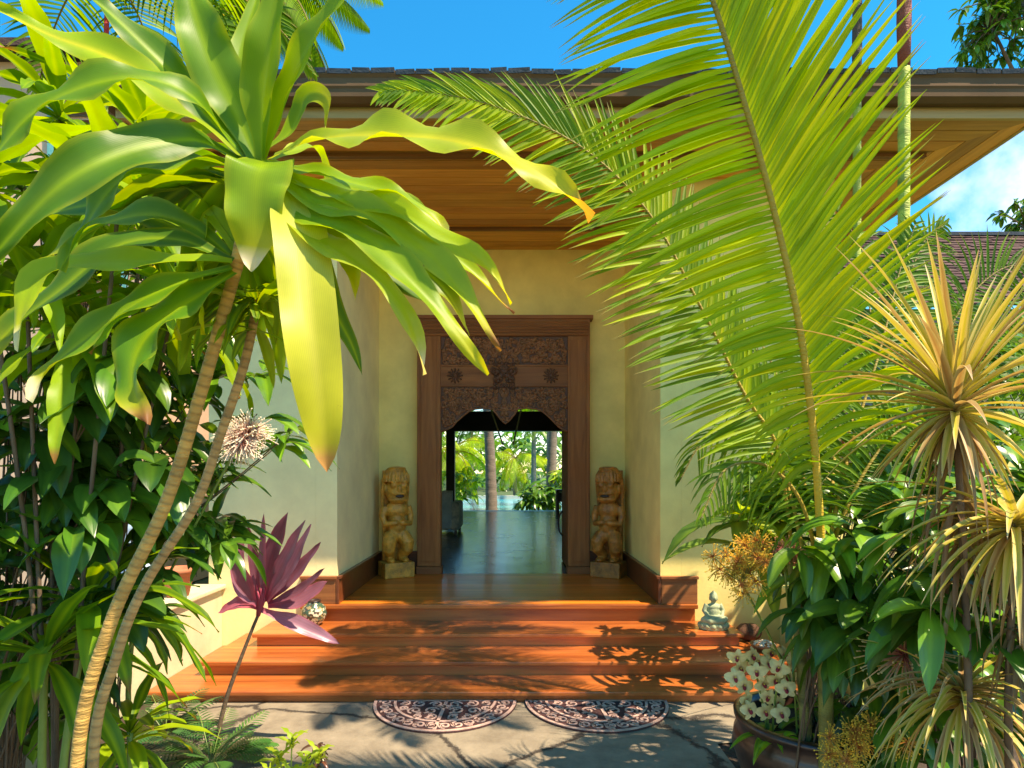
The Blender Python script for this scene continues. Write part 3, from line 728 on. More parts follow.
MB().lathe([(0.10, 0), (0.13, 0.01), (0.20, .4), (0.21, .75), (0.15, 1.1), (0.12, 1.25), (0.155, 1.33), (0.13, 1.33), (0.10, 1.2), (0.02, 1.0)], (-3.15, 5.0, -0.01)).build('body', M['bluepot'], t, smooth=True)

# living room pieces seen through the door
M['linen'] = mat_simple('patterned_linen', (0.72, 0.66, 0.50), rough=0.9, var=0.45, scale=9, bump=0.2)
M['throw'] = mat_simple('pale_throw', (0.70, 0.80, 0.78), rough=0.9, var=0.2, scale=6, bump=0.4)
t = thing('sofa', 'patterned beige sofa with a pale throw, inside the doorway on the left', 'sofa', (-1.9, 12.5, ZD))
MB().box(-2.6, -1.24, 11.9, 12.15, ZD + .08, ZD + .84).build('backrest', M['linen'], t, bevel=0.05)
MB().box(-2.6, -1.24, 12.16, 12.9, ZD + .08, ZD + .45).build('seat', M['linen'], t, bevel=0.06)
MB().box(-1.235, -1.05, 11.9, 12.9, ZD + .08, ZD + .64).build('armrest', M['linen'], t, bevel=0.05)
MB().box(-1.40, -1.20, 11.87, 12.18, ZD + .12, ZD + .865).build('throw', M['throw'], t, bevel=0.02)
for q in ((-2.5, 11.95), (-1.12, 11.95), (-2.5, 12.82), (-1.12, 12.82)):
    MB().box(q[0] - .03, q[0] + .03, q[1] - .03, q[1] + .03, ZD, ZD + .079).build('leg', M['dark'], t)
t = thing('side_table', 'dark side table inside by the terrace, right of the doorway view', 'table', (1.66, 17.2, ZD))
MB().box(1.25, 2.1, 16.9, 17.5, ZD + .68, ZD + .74).build('top', M['dark'], t, bevel=.01)
for q in ((1.3, 16.95), (2.05, 16.95), (1.3, 17.45), (2.05, 17.45)):
    MB().box(q[0] - .035, q[0] + .035, q[1] - .035, q[1] + .035, ZD, ZD + .679).build('leg', M['dark'], t)
MB().box(1.30, 2.05, 16.97, 17.43, ZD + .40, ZD + .66).build('drawer', M['dark'], t)

# side wing on the right with a shingled roof
wg = thing('side_wing', 'yellow side wing with a brown shingled roof and dark timber window, behind the right garden', 'building', (8, 8.6, 0))
MB().box(4.35, 13, 8.6, 12.4, 0, 4.05).build('wall', M['wall'], wg)
MB().box(4.0, 13.2, 8.15, 8.18, 3.72, 3.92).build('fascia', M['trim'], wg)
MB().box(4.0, 13.2, 8.17, 8.62, 3.90, 3.94).build('soffit', M['fascia'], wg)
b = MB(); rs = random.Random(11); nr = 24
ya, za, yb2, zb = 8.05, 3.96, 10.55, 5.86; sl_ = math.atan2(zb - za, yb2 - ya)
for j in range(nr):
    f = j / nr; y = ya + (yb2 - ya) * f; z = za + (zb - za) * f; x = 4.0 + rs.uniform(-.15, 0)
    while x < 13.2:
        w = rs.uniform(.14, .30); k = rs.uniform(.55, 1.5)
        b.obox((x + w / 2, y + .07 + rs.uniform(-.012, .012), z + .055 + rs.uniform(-.006, .01)), (w - .008, .20, .022), Matrix.Rotation(sl_ - .12, 3, 'X'), (k, k * rs.uniform(.85, 1.05), k)); x += w
b.build('roof', M['roof'], wg)
MB().box(3.98, 13.2, 10.48, 10.62, 5.86, 5.92).build('ridge', M['tile'], wg)
fr = MB(); fr.box(4.72, 4.80, 8.53, 8.60, 1.2, 3.5); fr.box(6.35, 6.43, 8.53, 8.60, 1.2, 3.5); fr.box(4.80, 6.35, 8.53, 8.60, 3.42, 3.5); fr.box(4.80, 6.35, 8.53, 8.60, 1.2, 1.28); fr.box(5.54, 5.60, 8.54, 8.60, 1.28, 3.42)
w_ = fr.build('window', M['trim'], wg, bevel=.005)
M['glass'] = mat_simple('dark_glass', (0.03, 0.035, 0.04), rough=0.05, var=0.1, bump=0)
MB().box(4.80, 6.35, 8.575, 8.59, 1.28, 3.42).build('pane', M['glass'], w_)

# neighbouring pavilion, far left, with a slatted shutter
nb = thing('neighbour_pavilion', 'tan pavilion with a slatted shutter half hidden behind the left foliage', 'building', (-6.6, 8.0, 0))
M['tan'] = mat_simple('tan_plaster', (0.60, 0.40, 0.27), rough=0.85, var=0.1, scale=2)
M['teal'] = mat_simple('teal_paint', (0.10, 0.35, 0.33), rough=0.5, var=0.1)
MB().box(-12, -5.0, 8.02, 11, 0, 7.2).build('wall', M['tan'], nb)
sh = MB().box(-6.16, -6.08, 7.95, 8.0, 3.6, 7.0).box(-5.20, -5.12, 7.95, 8.0, 3.6, 7.0).box(-6.08, -5.20, 7.95, 8.0, 6.92, 7.0).box(-6.08, -5.20, 7.95, 8.0, 3.6, 3.68).build('window', M['teal'], nb)
b = MB(); z = 3.74
while z < 6.9: b.obox((-5.64, 7.975, z), (0.86, .05, .03), Matrix.Rotation(.35, 3, 'Y') if False else Matrix.Rotation(.5, 3, 'X')); z += .11
b.build('slats', M['trim'], sh)
MB().box(-12.3, -4.9, 7.7, 11.4, 7.2, 7.3).build('roof', M['roof'], nb)

# pool and sea beyond
MB().box(-14, 12, 24.0, 36, -0.25, 0.10).build('pool', M['water'], kind='structure')
b = MB(); b.box(-14.6, 12.6, 23.2, 24.0, -.3, .16); b.box(-14.6, 12.6, 36.0, 36.6, -.3, .30); b.build('pool_edge', M['slate'], kind='structure')

# ================================================================== PLANTS
DEEP = (0.020, 0.075, 0.012); MID = (0.068, 0.185, 0.010); LIME = (0.28, 0.43, 0.012); YEL = (0.60, 0.56, 0.02); BRN = (0.30, 0.13, 0.04); CREAM = (0.75, 0.68, 0.45)
M['corn'] = mat_leaf('corn_leaf', trans=0.44, rough=0.42, gain=(1.7, 1.4, .35), ribs=30, var=.28, spec=.3, blotch=(34, .70, (.22, .11, .03)))
M['leafd'] = mat_leaf('glossy_leaf', trans=0.25, rough=0.30, gain=(1.7, 1.5, .5), ribs=5, var=.35, blotch=(26, .72, (.20, .16, .04)))
M['palm'] = mat_leaf('palm_leaflet', trans=0.5, rough=0.5, gain=(1.8, 1.45, .35), ribs=3, var=.15, spec=.3)
M['spike'] = mat_leaf('striped_leaf', trans=0.3, rough=0.5, gain=(1.2, 1.1, .7), ribs=3, var=.2)
M['ti'] = mat_leaf('ti_leaf', trans=0.3, rough=0.35, gain=(1.7, .7, .9), ribs=6, var=.25)
M['petal'] = mat_leaf('petal', trans=0.3, rough=0.5, gain=(1.1, 1.05, .8), ribs=2, var=.06)
M['cane'] = mat_simple('cane_bark', (1, 1, 1), rough=0.65, var=0.22, scale=9, bump=0.5, attr=True, stretch=(1, 1, 4))
M['twig'] = mat_simple('twig_bark', (0.14, 0.09, 0.05), rough=0.8, var=0.3, scale=9, bump=0.4)
M['green_stem'] = mat_simple('green_stem', (0.16, 0.24, 0.04), rough=0.5, var=0.25, scale=8, bump=0.1)
M['bark'] = mat_simple('palm_bark', (0.20, 0.16, 0.12), rough=0.9, var=0.3, scale=5, bump=0.6, stretch=(1, 1, 6))

def jit(c, a, rs):
    k = 1 + rs.uniform(-a, a); return (c[0] * k * (1 + rs.uniform(-a, a) * .5), c[1] * k, c[2] * k)
def prof_strap(s): return (0.30 + 0.70 * smooth(0.02, 0.42, s)) * (1 - max(0, s) ** 3.2) ** 0.9
def prof_lance(s): return max(0.0, math.sin(PI * min(1, max(0, s)) ** 0.85)) ** 0.85 * .97 + .03 * (1 - s)
def prof_grass(s): return (0.55 + .45 * smooth(0, .15, s)) * (1 - s ** 2.2) + .02
def leaf(b, pts, w, cf, nrm=(0, -.7, .7), n=12, nc=2, fold=.22, wave=0., freq=3.0, ph=0., twist=0., prof=prof_strap, droopu=0.):
    """ribbon leaf along pts; cf(s,u) pigment; u in -1..1 across"""
    pts = catmull(pts, n + 1); S = None; rows = []
    acc = 0
    for i in range(n + 1):
        s = i / n; t = (pts[min(i + 1, n)] - pts[max(i - 1, 0)])
        t = t.normalized() if t.length > 1e-9 else Vector((0, 0, 1))
        if S is None:
            S = t.cross(Vector(nrm));
            if S.length < .15: S = t.cross(Vector((1, .3, .2)))
        S = (S - t * S.dot(t)).normalized()
        Rm = Matrix.Rotation(twist / n, 3, t) if twist and i else None
        if Rm: S = Rm @ S
        nn = S.cross(t); hw = w * prof(s) / 2; row = []
        for k in range(2 * nc + 1):
            u = (k - nc) / nc
            off = S * (u * hw * (1 - .25 * fold * abs(u))) + nn * (fold * hw * abs(u)) - nn * (droopu * hw * u * u)
            if wave: off += nn * (wave * w * u * abs(u) * (math.sin(freq * 6.283 * s + ph + (1.3 if u > 0 else 0))) * min(1, s * 3))
            row.append(b.vert(pts[i] + off, cf(s, u)))
        rows.append(row)
    for i in range(n):
        for k in range(2 * nc):
            u0, u1 = k / (2 * nc), (k + 1) / (2 * nc)
            b.face([rows[i][k], rows[i][k + 1], rows[i + 1][k + 1], rows[i + 1][k]], [(u0, i / n), (u1, i / n), (u1, (i + 1) / n), (u0, (i + 1) / n)])
def arc(p0, d, L, droop, n=5):
    p = Vector(p0); d = Vector(d).normalized(); out = [p.copy()]
    for i in range(n):
        d = (d + Vector((0, 0, -1)) * droop / n).normalized(); p = p + d * (L / n); out.append(p.copy())
    return out
def strapcol(base, mid=LIME, edge=YEL, tip=None, tipat=.93, yel=0.0):
    def cf(s, u):
        c = lerp(base, mid, max(0, 1 - abs(u) * 3.2) * .8)
        c = lerp(c, edge, smooth(.8, 1.0, abs(u)) * .28)
        if yel: c = lerp(c, YEL, smooth(1 - yel, 1.0, s) * .85)
        if tip: c = lerp(c, tip, smooth(tipat - .05, tipat + .02, s))
        return c
    return cf
def rnddir(rs, up=0.0, az=None):
    a = rs.uniform(0, 2 * PI) if az is None else az
    return Vector((math.cos(a), math.sin(a), up))

# ---------------------------------------------------------------- the big corn plant, left front
dr = thing('corn_plant', 'tall two-caned corn plant with arching lime leaves, nearest the camera on the left', 'plant', (-1.25, 1.75, 0))
def canecol(seed):
    rs = random.Random(seed)
    vals = [rs.uniform(.75, 1.2) for _ in range(600)]
    return vals
def cane(pts, r0, r1, name='cane', n=90, c0=(0.74, 0.43, 0.10), c1=(0.60, 0.33, 0.08), parent=dr, seed=1):
    p = catmull(pts, n * 2); v = canecol(seed); rr = []; b = MB()
    for i in range(len(p)):
        t = i / (len(p) - 1); k = (1.0 + .05 * v[(i * 3) % 300]) if i % 4 == 0 else 1.0
        rr.append((r0 + (r1 - r0) * t) * k * (1 + .03 * (v[i] - 1)))
    def cf(t):
        i = int(t * (len(p) - 1) + .5); c = lerp(c0, c1, t); k = v[i // 4] * ((.4 + .35 * v[(i * 7) % 300] - .1) if i % 4 == 0 else 1.0)
        return (c[0] * k, c[1] * k, c[2] * k)
    b.tube(p, rr, 12, cf=cf); return b.build(name, M['cane'], parent, smooth=True)
c1 = cane([(-1.30, 1.80, -.05), P(77, 768, 1.72), P(110, 625, 1.68), P(165, 505, 1.64), P(200, 396, 1.60), P(230, 290, 1.56), P(240, 255, 1.54)], .0190, .0150, seed=1, n=190)
c1b = cane([P(238, 262, 1.545), P(248, 215, 1.52), P(262, 165, 1.50)], .018, .014, seed=5, n=14)
c2 = cane([(-1.26, 1.86, -.05), P(93, 768, 1.80), P(117, 655, 1.78), P(145, 585, 1.77), P(196, 503, 1.75), P(221, 433, 1.73), P(244, 365, 1.71), P(258, 300, 1.70)], .0165, .0120, n=190, c0=(0.66, .40, .13), c1=(.54, .31, .11), seed=2)
b = MB(); rs = random.Random(21)
A = P(262, 162, 1.50)
def hl(path, wpx, base=MID, mid=LIME, edge=YEL, tip=None, tipat=.95, yel=0., wave=.10, freq=3, ph=0, twist=0, nrm=(0, -.75, .65), fold=.25, prof=prof_strap):
    Yw = path[len(path) // 2][2]; wave *= 1.3
    leaf(b, [P(*q) for q in path], wpx * 1.02 / F * Yw, strapcol(base, mid, edge, tip, tipat, yel), nrm, n=26, nc=4, fold=fold, wave=wave, freq=freq, ph=ph, twist=twist, prof=prof)
G2 = (0.115, 0.26, 0.010); G3 = (0.19, 0.34, 0.012)
# upright leaves
hl([(262, 160, 1.5), (262, 100, 1.46), (270, 40, 1.42), (283, -40, 1.40)], 48, G3, wave=.04, fold=.5)
hl([(266, 160, 1.5), (285, 105, 1.46), (312, 45, 1.40), (360, -30, 1.36)], 42, G3, wave=.06, fold=.5)
hl([(256, 160, 1.5), (235, 110, 1.48), (205, 45, 1.44), (180, -40, 1.42)], 62, G2, wave=.07, fold=.35)
hl([(252, 160, 1.51), (215, 125, 1.47), (160, 62, 1.42), (100, 5, 1.38), (60, -20, 1.36)], 46, MID, wave=.08, fold=.3, ph=2)
hl([(250, 160, 1.52), (205, 118, 1.55), (120, 62, 1.55), (50, 35, 1.5), (-20, 0, 1.45)], 48, LIME, mid=YEL, wave=.09, ph=1)
hl([(247, 160, 1.50), (225, 135, 1.45), (190, 95, 1.36), (140, 78, 1.30), (80, 88, 1.26), (25, 120, 1.24), (-30, 190, 1.22)], 40, G2, wave=.14, freq=4, ph=.5)
hl([(245, 165, 1.50), (220, 150, 1.47), (190, 140, 1.4), (130, 150, 1.3), (60, 185, 1.22), (-20, 270, 1.2)], 52, MID, wave=.10, ph=2.2)
hl([(243, 170, 1.50), (200, 160, 1.42), (155, 165, 1.36), (110, 190, 1.32), (60, 270, 1.30)], 46, G2, wave=.10, ph=1.2)
hl([(240, 178, 1.54), (190, 182, 1.6), (130, 200, 1.65), (90, 240, 1.68), (70, 290, 1.7)], 44, MID, wave=.08, ph=3)
hl([(262, 160, 1.5), (245, 100, 1.58), (240, 60, 1.62), (262, -20, 1.66)], 30, G3, wave=.03, fold=.4)
# front drooping pair
hl([(262, 160, 1.49), (262, 166, 1.40), (257, 180, 1.38), (255, 215, 1.38), (252, 272, 1.40)], 64, G3, tip=CREAM, tipat=.9, yel=.4, wave=.06, nrm=(0, -.3, 1), fold=.12, prof=lambda s: (0.45 + .55 * smooth(0, .25, s)) * (1 - s ** 4) ** .8)
hl([(274, 165, 1.50), (292, 195, 1.44), (301, 240, 1.36), (311, 330, 1.28), (321, 410, 1.28), (327, 472, 1.30)], 58, (0.46, 0.52, .06), mid=(.62, .62, .14), edge=(.66, .62, .12), tip=(.5, .24, .08), tipat=.955, yel=.75, wave=.06, nrm=(0, -.6, .8), fold=.22, prof=lambda s: (0.42 + .58 * smooth(0, .3, s)) * (1 - s ** 7) ** .8)
hl([(270, 170, 1.5), (300, 210, 1.46), (330, 300, 1.47), (352, 345, 1.5), (362, 375, 1.5)], 30, MID, wave=.05)
# long yellow one to the right
hl([(272, 158, 1.5), (300, 145, 1.44), (345, 136, 1.37), (400, 136, 1.31), (455, 141, 1.27), (510, 160, 1.25), (555, 185, 1.24), (592, 218, 1.24)], 62, (0.32, .42, .02), mid=YEL, edge=(.6, .55, .04), tip=(.55, .25, .06), tipat=.96, yel=.45, wave=.11, freq=4, ph=1, nrm=(0, -.8, .6))
# curl
hl([(266, 150, 1.52), (290, 132, 1.54), (300, 112, 1.54), (305, 98, 1.53), (318, 94, 1.51), (328, 103, 1.49), (326, 128, 1.48)], 26, G3, yel=.5, wave=.03, fold=.3)
hl([(272, 160, 1.54), (300, 150, 1.6), (318, 150, 1.64), (325, 180, 1.66), (332, 215, 1.66)], 30, LIME, wave=.05)
# right lower spray
R_ = [
 ([(272, 165), (300, 170), (350, 182), (405, 198), (438, 222), (447, 246)], 34, (1.50, 1.46, 1.42, 1.40, 1.40, 1.40), G3, CREAM),
 ([(272, 168), (320, 190), (380, 205), (440, 235), (485, 265), (512, 303)], 36, (1.50, 1.44, 1.38, 1.34, 1.32, 1.32), LIME, None),
 ([(270, 170), (310, 200), (370, 215), (430, 255), (475, 310), (502, 350)], 44, (1.50, 1.42, 1.36, 1.32, 1.30, 1.30), (.25, .40, .02), BRN),
 ([(270, 172), (305, 215), (370, 240), (420, 290), (455, 330), (487, 376)], 44, (1.50, 1.40, 1.32, 1.28, 1.27, 1.27), G3, None),
 ([(270, 175), (300, 225), (345, 255), (390, 290), (415, 335), (424, 375)], 38, (1.50, 1.40, 1.33, 1.29, 1.28, 1.28), (.30, .42, .03), CREAM),
 ([(268, 175), (310, 210), (365, 228), (400, 250), (445, 290), (470, 335)], 36, (1.50, 1.5, 1.47, 1.45, 1.45, 1.45), MID, None),
 ([(268, 175), (320, 215), (375, 262), (430, 300), (460, 330), (468, 345)], 34, (1.50, 1.52, 1.52, 1.52, 1.52, 1.52), MID, None),
 ([(268, 172), (315, 185), (370, 195), (400, 200), (430, 250), (440, 300)], 36, (1.52, 1.56, 1.58, 1.58, 1.57, 1.57), G2, None),
 ([(268, 175), (295, 215), (335, 240), (352, 268), (355, 300)], 34, (1.50, 1.46, 1.42, 1.40, 1.40), LIME, None),
 ([(270, 170), (330, 200), (400, 225), (460, 262), (500, 300), (515, 312)], 28, (1.5, 1.48, 1.46, 1.44, 1.43, 1.43), LIME, BRN),
]
for i, (pp, w, yy, bc, tp) in enumerate(R_):
    hl([(q[0], q[1], yy[k]) for k, q in enumerate(pp)], w, bc, tip=tp, tipat=.95, yel=.25, wave=.11, ph=i * 1.7, twist=rs.uniform(-.4, .4))
# lower tier on the left
L_ = [
 ([(232, 262), (200, 258), (150, 262), (90, 262), (40, 275), (22, 310), (18, 352)], 36, 1.50, 1.30, LIME, CREAM),
 ([(232, 268), (195, 278), (145, 298), (90, 335), (50, 368), (28, 400)], 44, 1.50, 1.32, G2, CREAM),
 ([(234, 272), (205, 292), (165, 318), (138, 350), (132, 385), (147, 424)], 62, 1.50, 1.34, (.09, .25, .015), BRN),
 ([(232, 262), (180, 240), (120, 245), (60, 290), (10, 330), (-30, 380)], 44, 1.52, 1.40, MID, None),
 ([(230, 255), (190, 225), (140, 215), (80, 235), (30, 270)], 40, 1.54, 1.5, G2, None),
 ([(236, 250), (212, 215), (205, 250), (203, 300), (205, 335)], 34, 1.54, 1.56, LIME, None),
 ([(236, 262), (205, 265), (185, 300), (178, 340)], 28, 1.56, 1.6, LIME, None),
 ([(232, 258), (170, 225), (110, 205), (50, 215), (0, 250)], 38, 1.56, 1.7, (.07, .2, .02), None),
]
for i, (pp, w, y0, y1, bc, tp) in enumerate(L_):
    hl([(q[0], q[1], y0 + (y1 - y0) * k / (len(pp) - 1)) for k, q in enumerate(pp)], w, bc, tip=tp, tipat=.93, yel=.25, wave=.09, ph=i * 1.3, twist=rs.uniform(-.3, .3))
# fill behind
for i in range(20):
    a = rs.uniform(0, 2 * PI); up = rs.uniform(.1, 1.5)
    c = A.lerp(P(236, 262, 1.55), rs.random())
    d = Vector((math.cos(a) * .9 - .35, abs(math.sin(a)) * .8 + .15, up))
    if d.x > 0: d.x = -d.x
    leaf(b, arc(c, d, rs.uniform(.4, .65), rs.uniform(1.3, 2.4)), rs.uniform(.06, .09), strapcol(jit(rs.choice((MID, G2, G3)), .2, rs)), n=14, nc=3, wave=.09, ph=rs.uniform(0, 6), nrm=(0, 0, 1))
b.build('crown', M['corn'], dr, smooth=True)
b = MB()
for i in range(34):       # second crown, smaller leaves, behind
    a = rs.uniform(0, 2 * PI)
    leaf(b, arc(P(256, 310 + rs.uniform(-25, 25), 1.70), (math.cos(a), math.sin(a), rs.uniform(-.2, 1.2)), rs.uniform(.14, .26), rs.uniform(.8, 1.8)), rs.uniform(.03, .045), strapcol(jit(rs.choice((MID, G2, LIME)), .25, rs)), n=9, nc=2, wave=.06, ph=rs.uniform(0, 6), nrm=(0, 0, 1), prof=prof_lance)
b.build('crown', M['corn'], dr, smooth=True)

# ---------------------------------------------------------------- shrubs
def shrub(name, label, cat, base, regions, L, W, cols, seed, per=7, nstem=6, mat='leafd', group=None, droop=1.4, prof=prof_lance, updir=.35, extra=None, wave=.04, nseg=7, stemf=.35):
    rs = random.Random(seed); t = thing(name, label, cat, base, group); st_ = MB(); b = MB(); base = Vector(base)
    hubs = [base + Vector((rs.uniform(-.12, .12), rs.uniform(-.12, .12), 0)) for _ in range(nstem)]
    for (x0, y0, x1, y1, n, Ya, Yb) in regions:
        for i in range(n):
            c = P(rs.uniform(x0, x1), rs.uniform(y0, y1), rs.uniform(Ya, Yb))
            if c.z < .06: c.z = .06 + rs.random() * .1
            h = rs.choice(hubs); 
            mid = h.lerp(c, .55); mid.z = h.z + (c.z - h.z) * .62; mid.x = h.x + (c.x - h.x) * .35; mid.y = h.y + (c.y - h.y) * .35
            r0 = .004 + .003 * rs.random()
            if rs.random() < stemf: st_.tube(catmull([h, mid, c], 9), [r0 * (1 - .06 * k) for k in range(9)], 5, cap=False)
            out = (c - Vector((base.x, base.y, c.z))); out = out.normalized() if out.length > .01 else Vector((0, -1, 0))
            cc = rs.choice(cols)
            for k in range(per + rs.randint(-1, 2)):
                a = k * 2.4 + rs.uniform(-.4, .4)
                d = Vector((math.cos(a), math.sin(a), updir + rs.uniform(-.5, .8))) + out * .5 + Vector((0, -.25, 0))
                p = c - (c - mid).normalized() * rs.uniform(0, .10)
                l = L * rs.uniform(.42, 1.3); cj = jit(cc, .3, rs)
                def cf(s, u, cj=cj): return lerp(cj, (cj[0] * 1.9 + .02, cj[1] * 1.6 + .02, cj[2] * 1.3), max(0, 1 - abs(u) * 3.) * .6)
                pts = arc(p, d, l, droop * rs.uniform(.5, 1.4), 4)
                leaf(b, pts, W * rs.uniform(.75, 1.2), cf, n=nseg, nc=2, fold=.3, wave=wave, ph=rs.uniform(0, 6), freq=1.6, nrm=(rs.uniform(-.3, .3), rs.uniform(-.5, .1), 1), prof=prof)
    if extra: extra(b, rs)
    st_.build('stems', M['twig'], t, smooth=True); b.build('foliage', M[mat], t, smooth=True)
    return t
D2 = (0.032, 0.105, 0.012); D3 = (0.055, 0.16, 0.014); D4 = (0.10, 0.24, 0.016)
shrub('broadleaf_shrub', 'dense dark green broadleaf shrub filling the left edge behind the canes', 'shrub', (-2.1, 2.5, 0),
      [(-60, 330, 180, 560, 62, 2.2, 2.9), (-60, 560, 130, 740, 30, 2.3, 2.9)], .30, .105, [D2, D2, D3, D4], 31, per=6, droop=1.6)
shrub('broadleaf_shrub', 'tall mid-green shrub with small leaves, upper left below the corn plant leaves', 'shrub', (-2.3, 3.2, 0),
      [(-60, 180, 240, 360, 70, 2.7, 3.4), (40, 340, 215, 470, 22, 2.8, 3.2)], .20, .06, [D3, D4, MID, LIME], 32, per=8)
shrub('broadleaf_shrub', 'slender leafy shrub reaching in front of the left wall beside the white spidery flower', 'shrub', (-2.3, 2.9, 0),
      [(190, 500, 235, 560, 5, 2.6, 2.9), (255, 405, 292, 440, 4, 2.6, 2.8), (150, 420, 225, 540, 14, 2.6, 3.0), (205, 350, 270, 400, 5, 2.6, 2.9)], .24, .065, [D3, D4, MID], 33, per=6, droop=1.2)
# strap-leaved young corn plants bottom left
def rosette_plant(name, label, cat, crowns, seed, cols, mat, L, W, n, base, prof=prof_strap, droop=(1.2, 2.6), stem='green_stem', fold=.25, wave=.06, up=(-.1, 1.6), group=None, stemr=.014, cfun=None, nc=2, nseg=14, grade=0):
    rs = random.Random(seed); t = thing(name, label, cat, base, group); b = MB(); s_ = MB()
    for c in crowns:
        c = Vector(c); s_.tube(catmull([base, Vector(base).lerp(c, .5) + Vector((rs.uniform(-.05, .05), rs.uniform(-.04, .04), .02)), c], 12), [stemr * (1.15 - .03 * i) for i in range(12)], 8)
        for i in range(n):
            a = i * 2.4 + rs.uniform(-.3, .3); u = up[0] + (up[1] - up[0]) * (i / n) ** 1.0
            cb = jit(rs.choice(cols), .2, rs)
            leaf(b, arc(c - Vector((0, 0, .06 * (1 - i / n))), (math.cos(a), math.sin(a), u), L * rs.uniform(.75, 1.1) * (1 - grade * (1 - smooth(0, .6, i / n))), rs.uniform(*droop) * (1 - .5 * i / n), 6), W * rs.uniform(.8, 1.15),
                 (cfun(cb, rs, i / n) if cfun else strapcol(cb, edge=LIME, tip=(BRN if rs.random() < .35 else None), tipat=.94)), n=nseg, nc=nc, fold=fold, wave=wave, ph=rs.uniform(0, 6), nrm=(0, 0, 1), prof=prof)
        if grade:
            for i in range(46):
                f = rs.random() ** 1.5; q = c.lerp(Vector(base), f * .33); a = rs.uniform(0, 6.28); cb = jit((.34, .20, .08), .35, rs)
                leaf(b, arc(q, (math.cos(a), math.sin(a), rs.uniform(-1.2, .1)), L * rs.uniform(.3, .65), rs.uniform(2, 4), 6), W * .7, lambda s, u, cb=cb: cb, n=8, nc=1, fold=.5, nrm=(0, 0, 1), prof=prof_grass)
    s_.build('stem', M[stem], t, smooth=True); b.build('crown', M[mat], t, smooth=True); return t
rosette_plant('strap_leaf_plant', 'low strap-leaved plant with long striped green leaves in the bottom left corner', 'plant', [P(45, 650, 2.15), P(90, 600, 2.3)], 41, [D4, MID, G2], 'corn', .60, .085, 22, (P(45, 640, 2.15).x, 2.2, 0))
rosette_plant('strap_leaf_plant', 'small bright strap-leaved plant at the foot of the two canes', 'plant', [P(130, 730, 2.5)], 42, [MID, G2, LIME], 'corn', .38, .065, 20, (P(130, 730, 2.5).x, 2.55, 0))
rosette_plant('strap_leaf_plant', 'strap-leaved plant with dark wide leaves by the planter wall, left of the steps', 'plant', [P(135, 610, 3.2)], 43, [D4, MID], 'corn', .45, .075, 16, (P(135, 610, 3.2).x, 3.2, 0))

rosette_plant('corn_plant', 'second corn plant with broad lime leaves, behind the tall one at the upper left', 'plant', [P(120, 190, 2.15), P(25, 250, 2.2), P(175, 300, 2.35), P(60, 110, 2.5), P(-25, 180, 2.1), P(85, 330, 2.3), P(150, 140, 2.6)], 44, [G2, G3, LIME], 'corn', .52, .095, 24, (-1.75, 2.3, 0), up=(-.4, 1.6), wave=.09, nc=3, nseg=18, stemr=.008, stem='twig')
shrub('croton', 'bushy lime and yellow small-leaved croton among the upper left foliage', 'shrub', (-2.4, 3.0, 0),
      [(-20, 120, 230, 330, 60, 2.5, 2.9)], .15, .032, [LIME, YEL, MID, (.35, .22, .03)], 45, per=9, mat='corn', stemf=.15)
# ---------------------------------------------------------------- flower heads
M['flower'] = mat_leaf('flower_spray', trans=.25, rough=.6, gain=(1.2, 1.1, .9), ribs=1, var=.1)
def burst(b, c, r, n, c0, c1, rs, th=.0022, bulb=.005, hemi=None, bend=.3):
    c = Vector(c)
    for i in range(n):
        z = rs.uniform(-1, 1); a = rs.uniform(0, 6.283); q = math.sqrt(1 - z * z); d = Vector((q * math.cos(a), q * math.sin(a), z))
        if hemi is not None and d.dot(Vector(hemi)) < -.15: d = -d
        l = r * rs.uniform(.55, 1.05); side = d.orthogonal().normalized() * rs.uniform(-bend, bend) * l
        pts = [c + d * l * .08, c + d * l * .55 + side * .25, c + d * l + side * .8 - Vector((0, 0, .08 * l))]
        pts = catmull(pts, 6); cj0 = jit(c0, .2, rs); cj1 = jit(c1, .2, rs)
        b.tube(pts, [th * 1.2, th, th, th, th, th * .9], 4, cf=lambda t, A_=cj0, B_=cj1: lerp(A_, B_, t))
        if bulb: b.ell(pts[-1], (bulb, bulb, bulb), nu=5, nv=4, col=cj1)
def flowers(name, label, c, stem_to, r, n, c0, c1, seed, sub=1, spread=0., group=None, **k):
    rs = random.Random(seed); t = thing(name, label, 'flower', stem_to)
    s_ = MB(); s_.tube(catmull([stem_to, (Vector(stem_to) + Vector(c)) / 2 + Vector((.03, 0, .05)), c], 10), .006, 6); s_.build('stem', M['green_stem'], t, smooth=True)
    b = MB()
    for i in range(sub):
        cc = Vector(c) + Vector((rs.uniform(-1, 1), rs.uniform(-1, 1), rs.uniform(-1, 1))) * spread
        if sub > 1: s_ = None
        burst(b, cc, r, n, c0, c1, rs, **k)
    b.build('flower_head', M['flower'], t, smooth=False); return t
WH = (0.88, .82, .66); PK = (.45, .10, .09); OR = (.50, .15, .04); YO = (.82, .56, .05)
flowers('spidery_flower', 'white and pink spidery flower head in front of the left wall', P(245, 432, 2.5), (-2.3, 2.85, 0), .10, 150, PK, WH, 51, bulb=.003, bend=.9, th=.0016, sub=4, spread=.055)
flowers('spidery_flower', 'yellow-pink spidery flower head among the upper left leaves', P(150, 232, 2.4), (-2.2, 3.1, 0), .12, 110, PK, (.6, .5, .12), 52, bulb=.005)
flowers('spidery_flower', 'reddish spidery flower head with pale tips, right of centre in the right shrub', P(905, 655, 2.2), (1.55, 2.6, 0), .17, 110, PK, (.55, .45, .2), 53, bulb=.004, bend=.15, th=.0024)
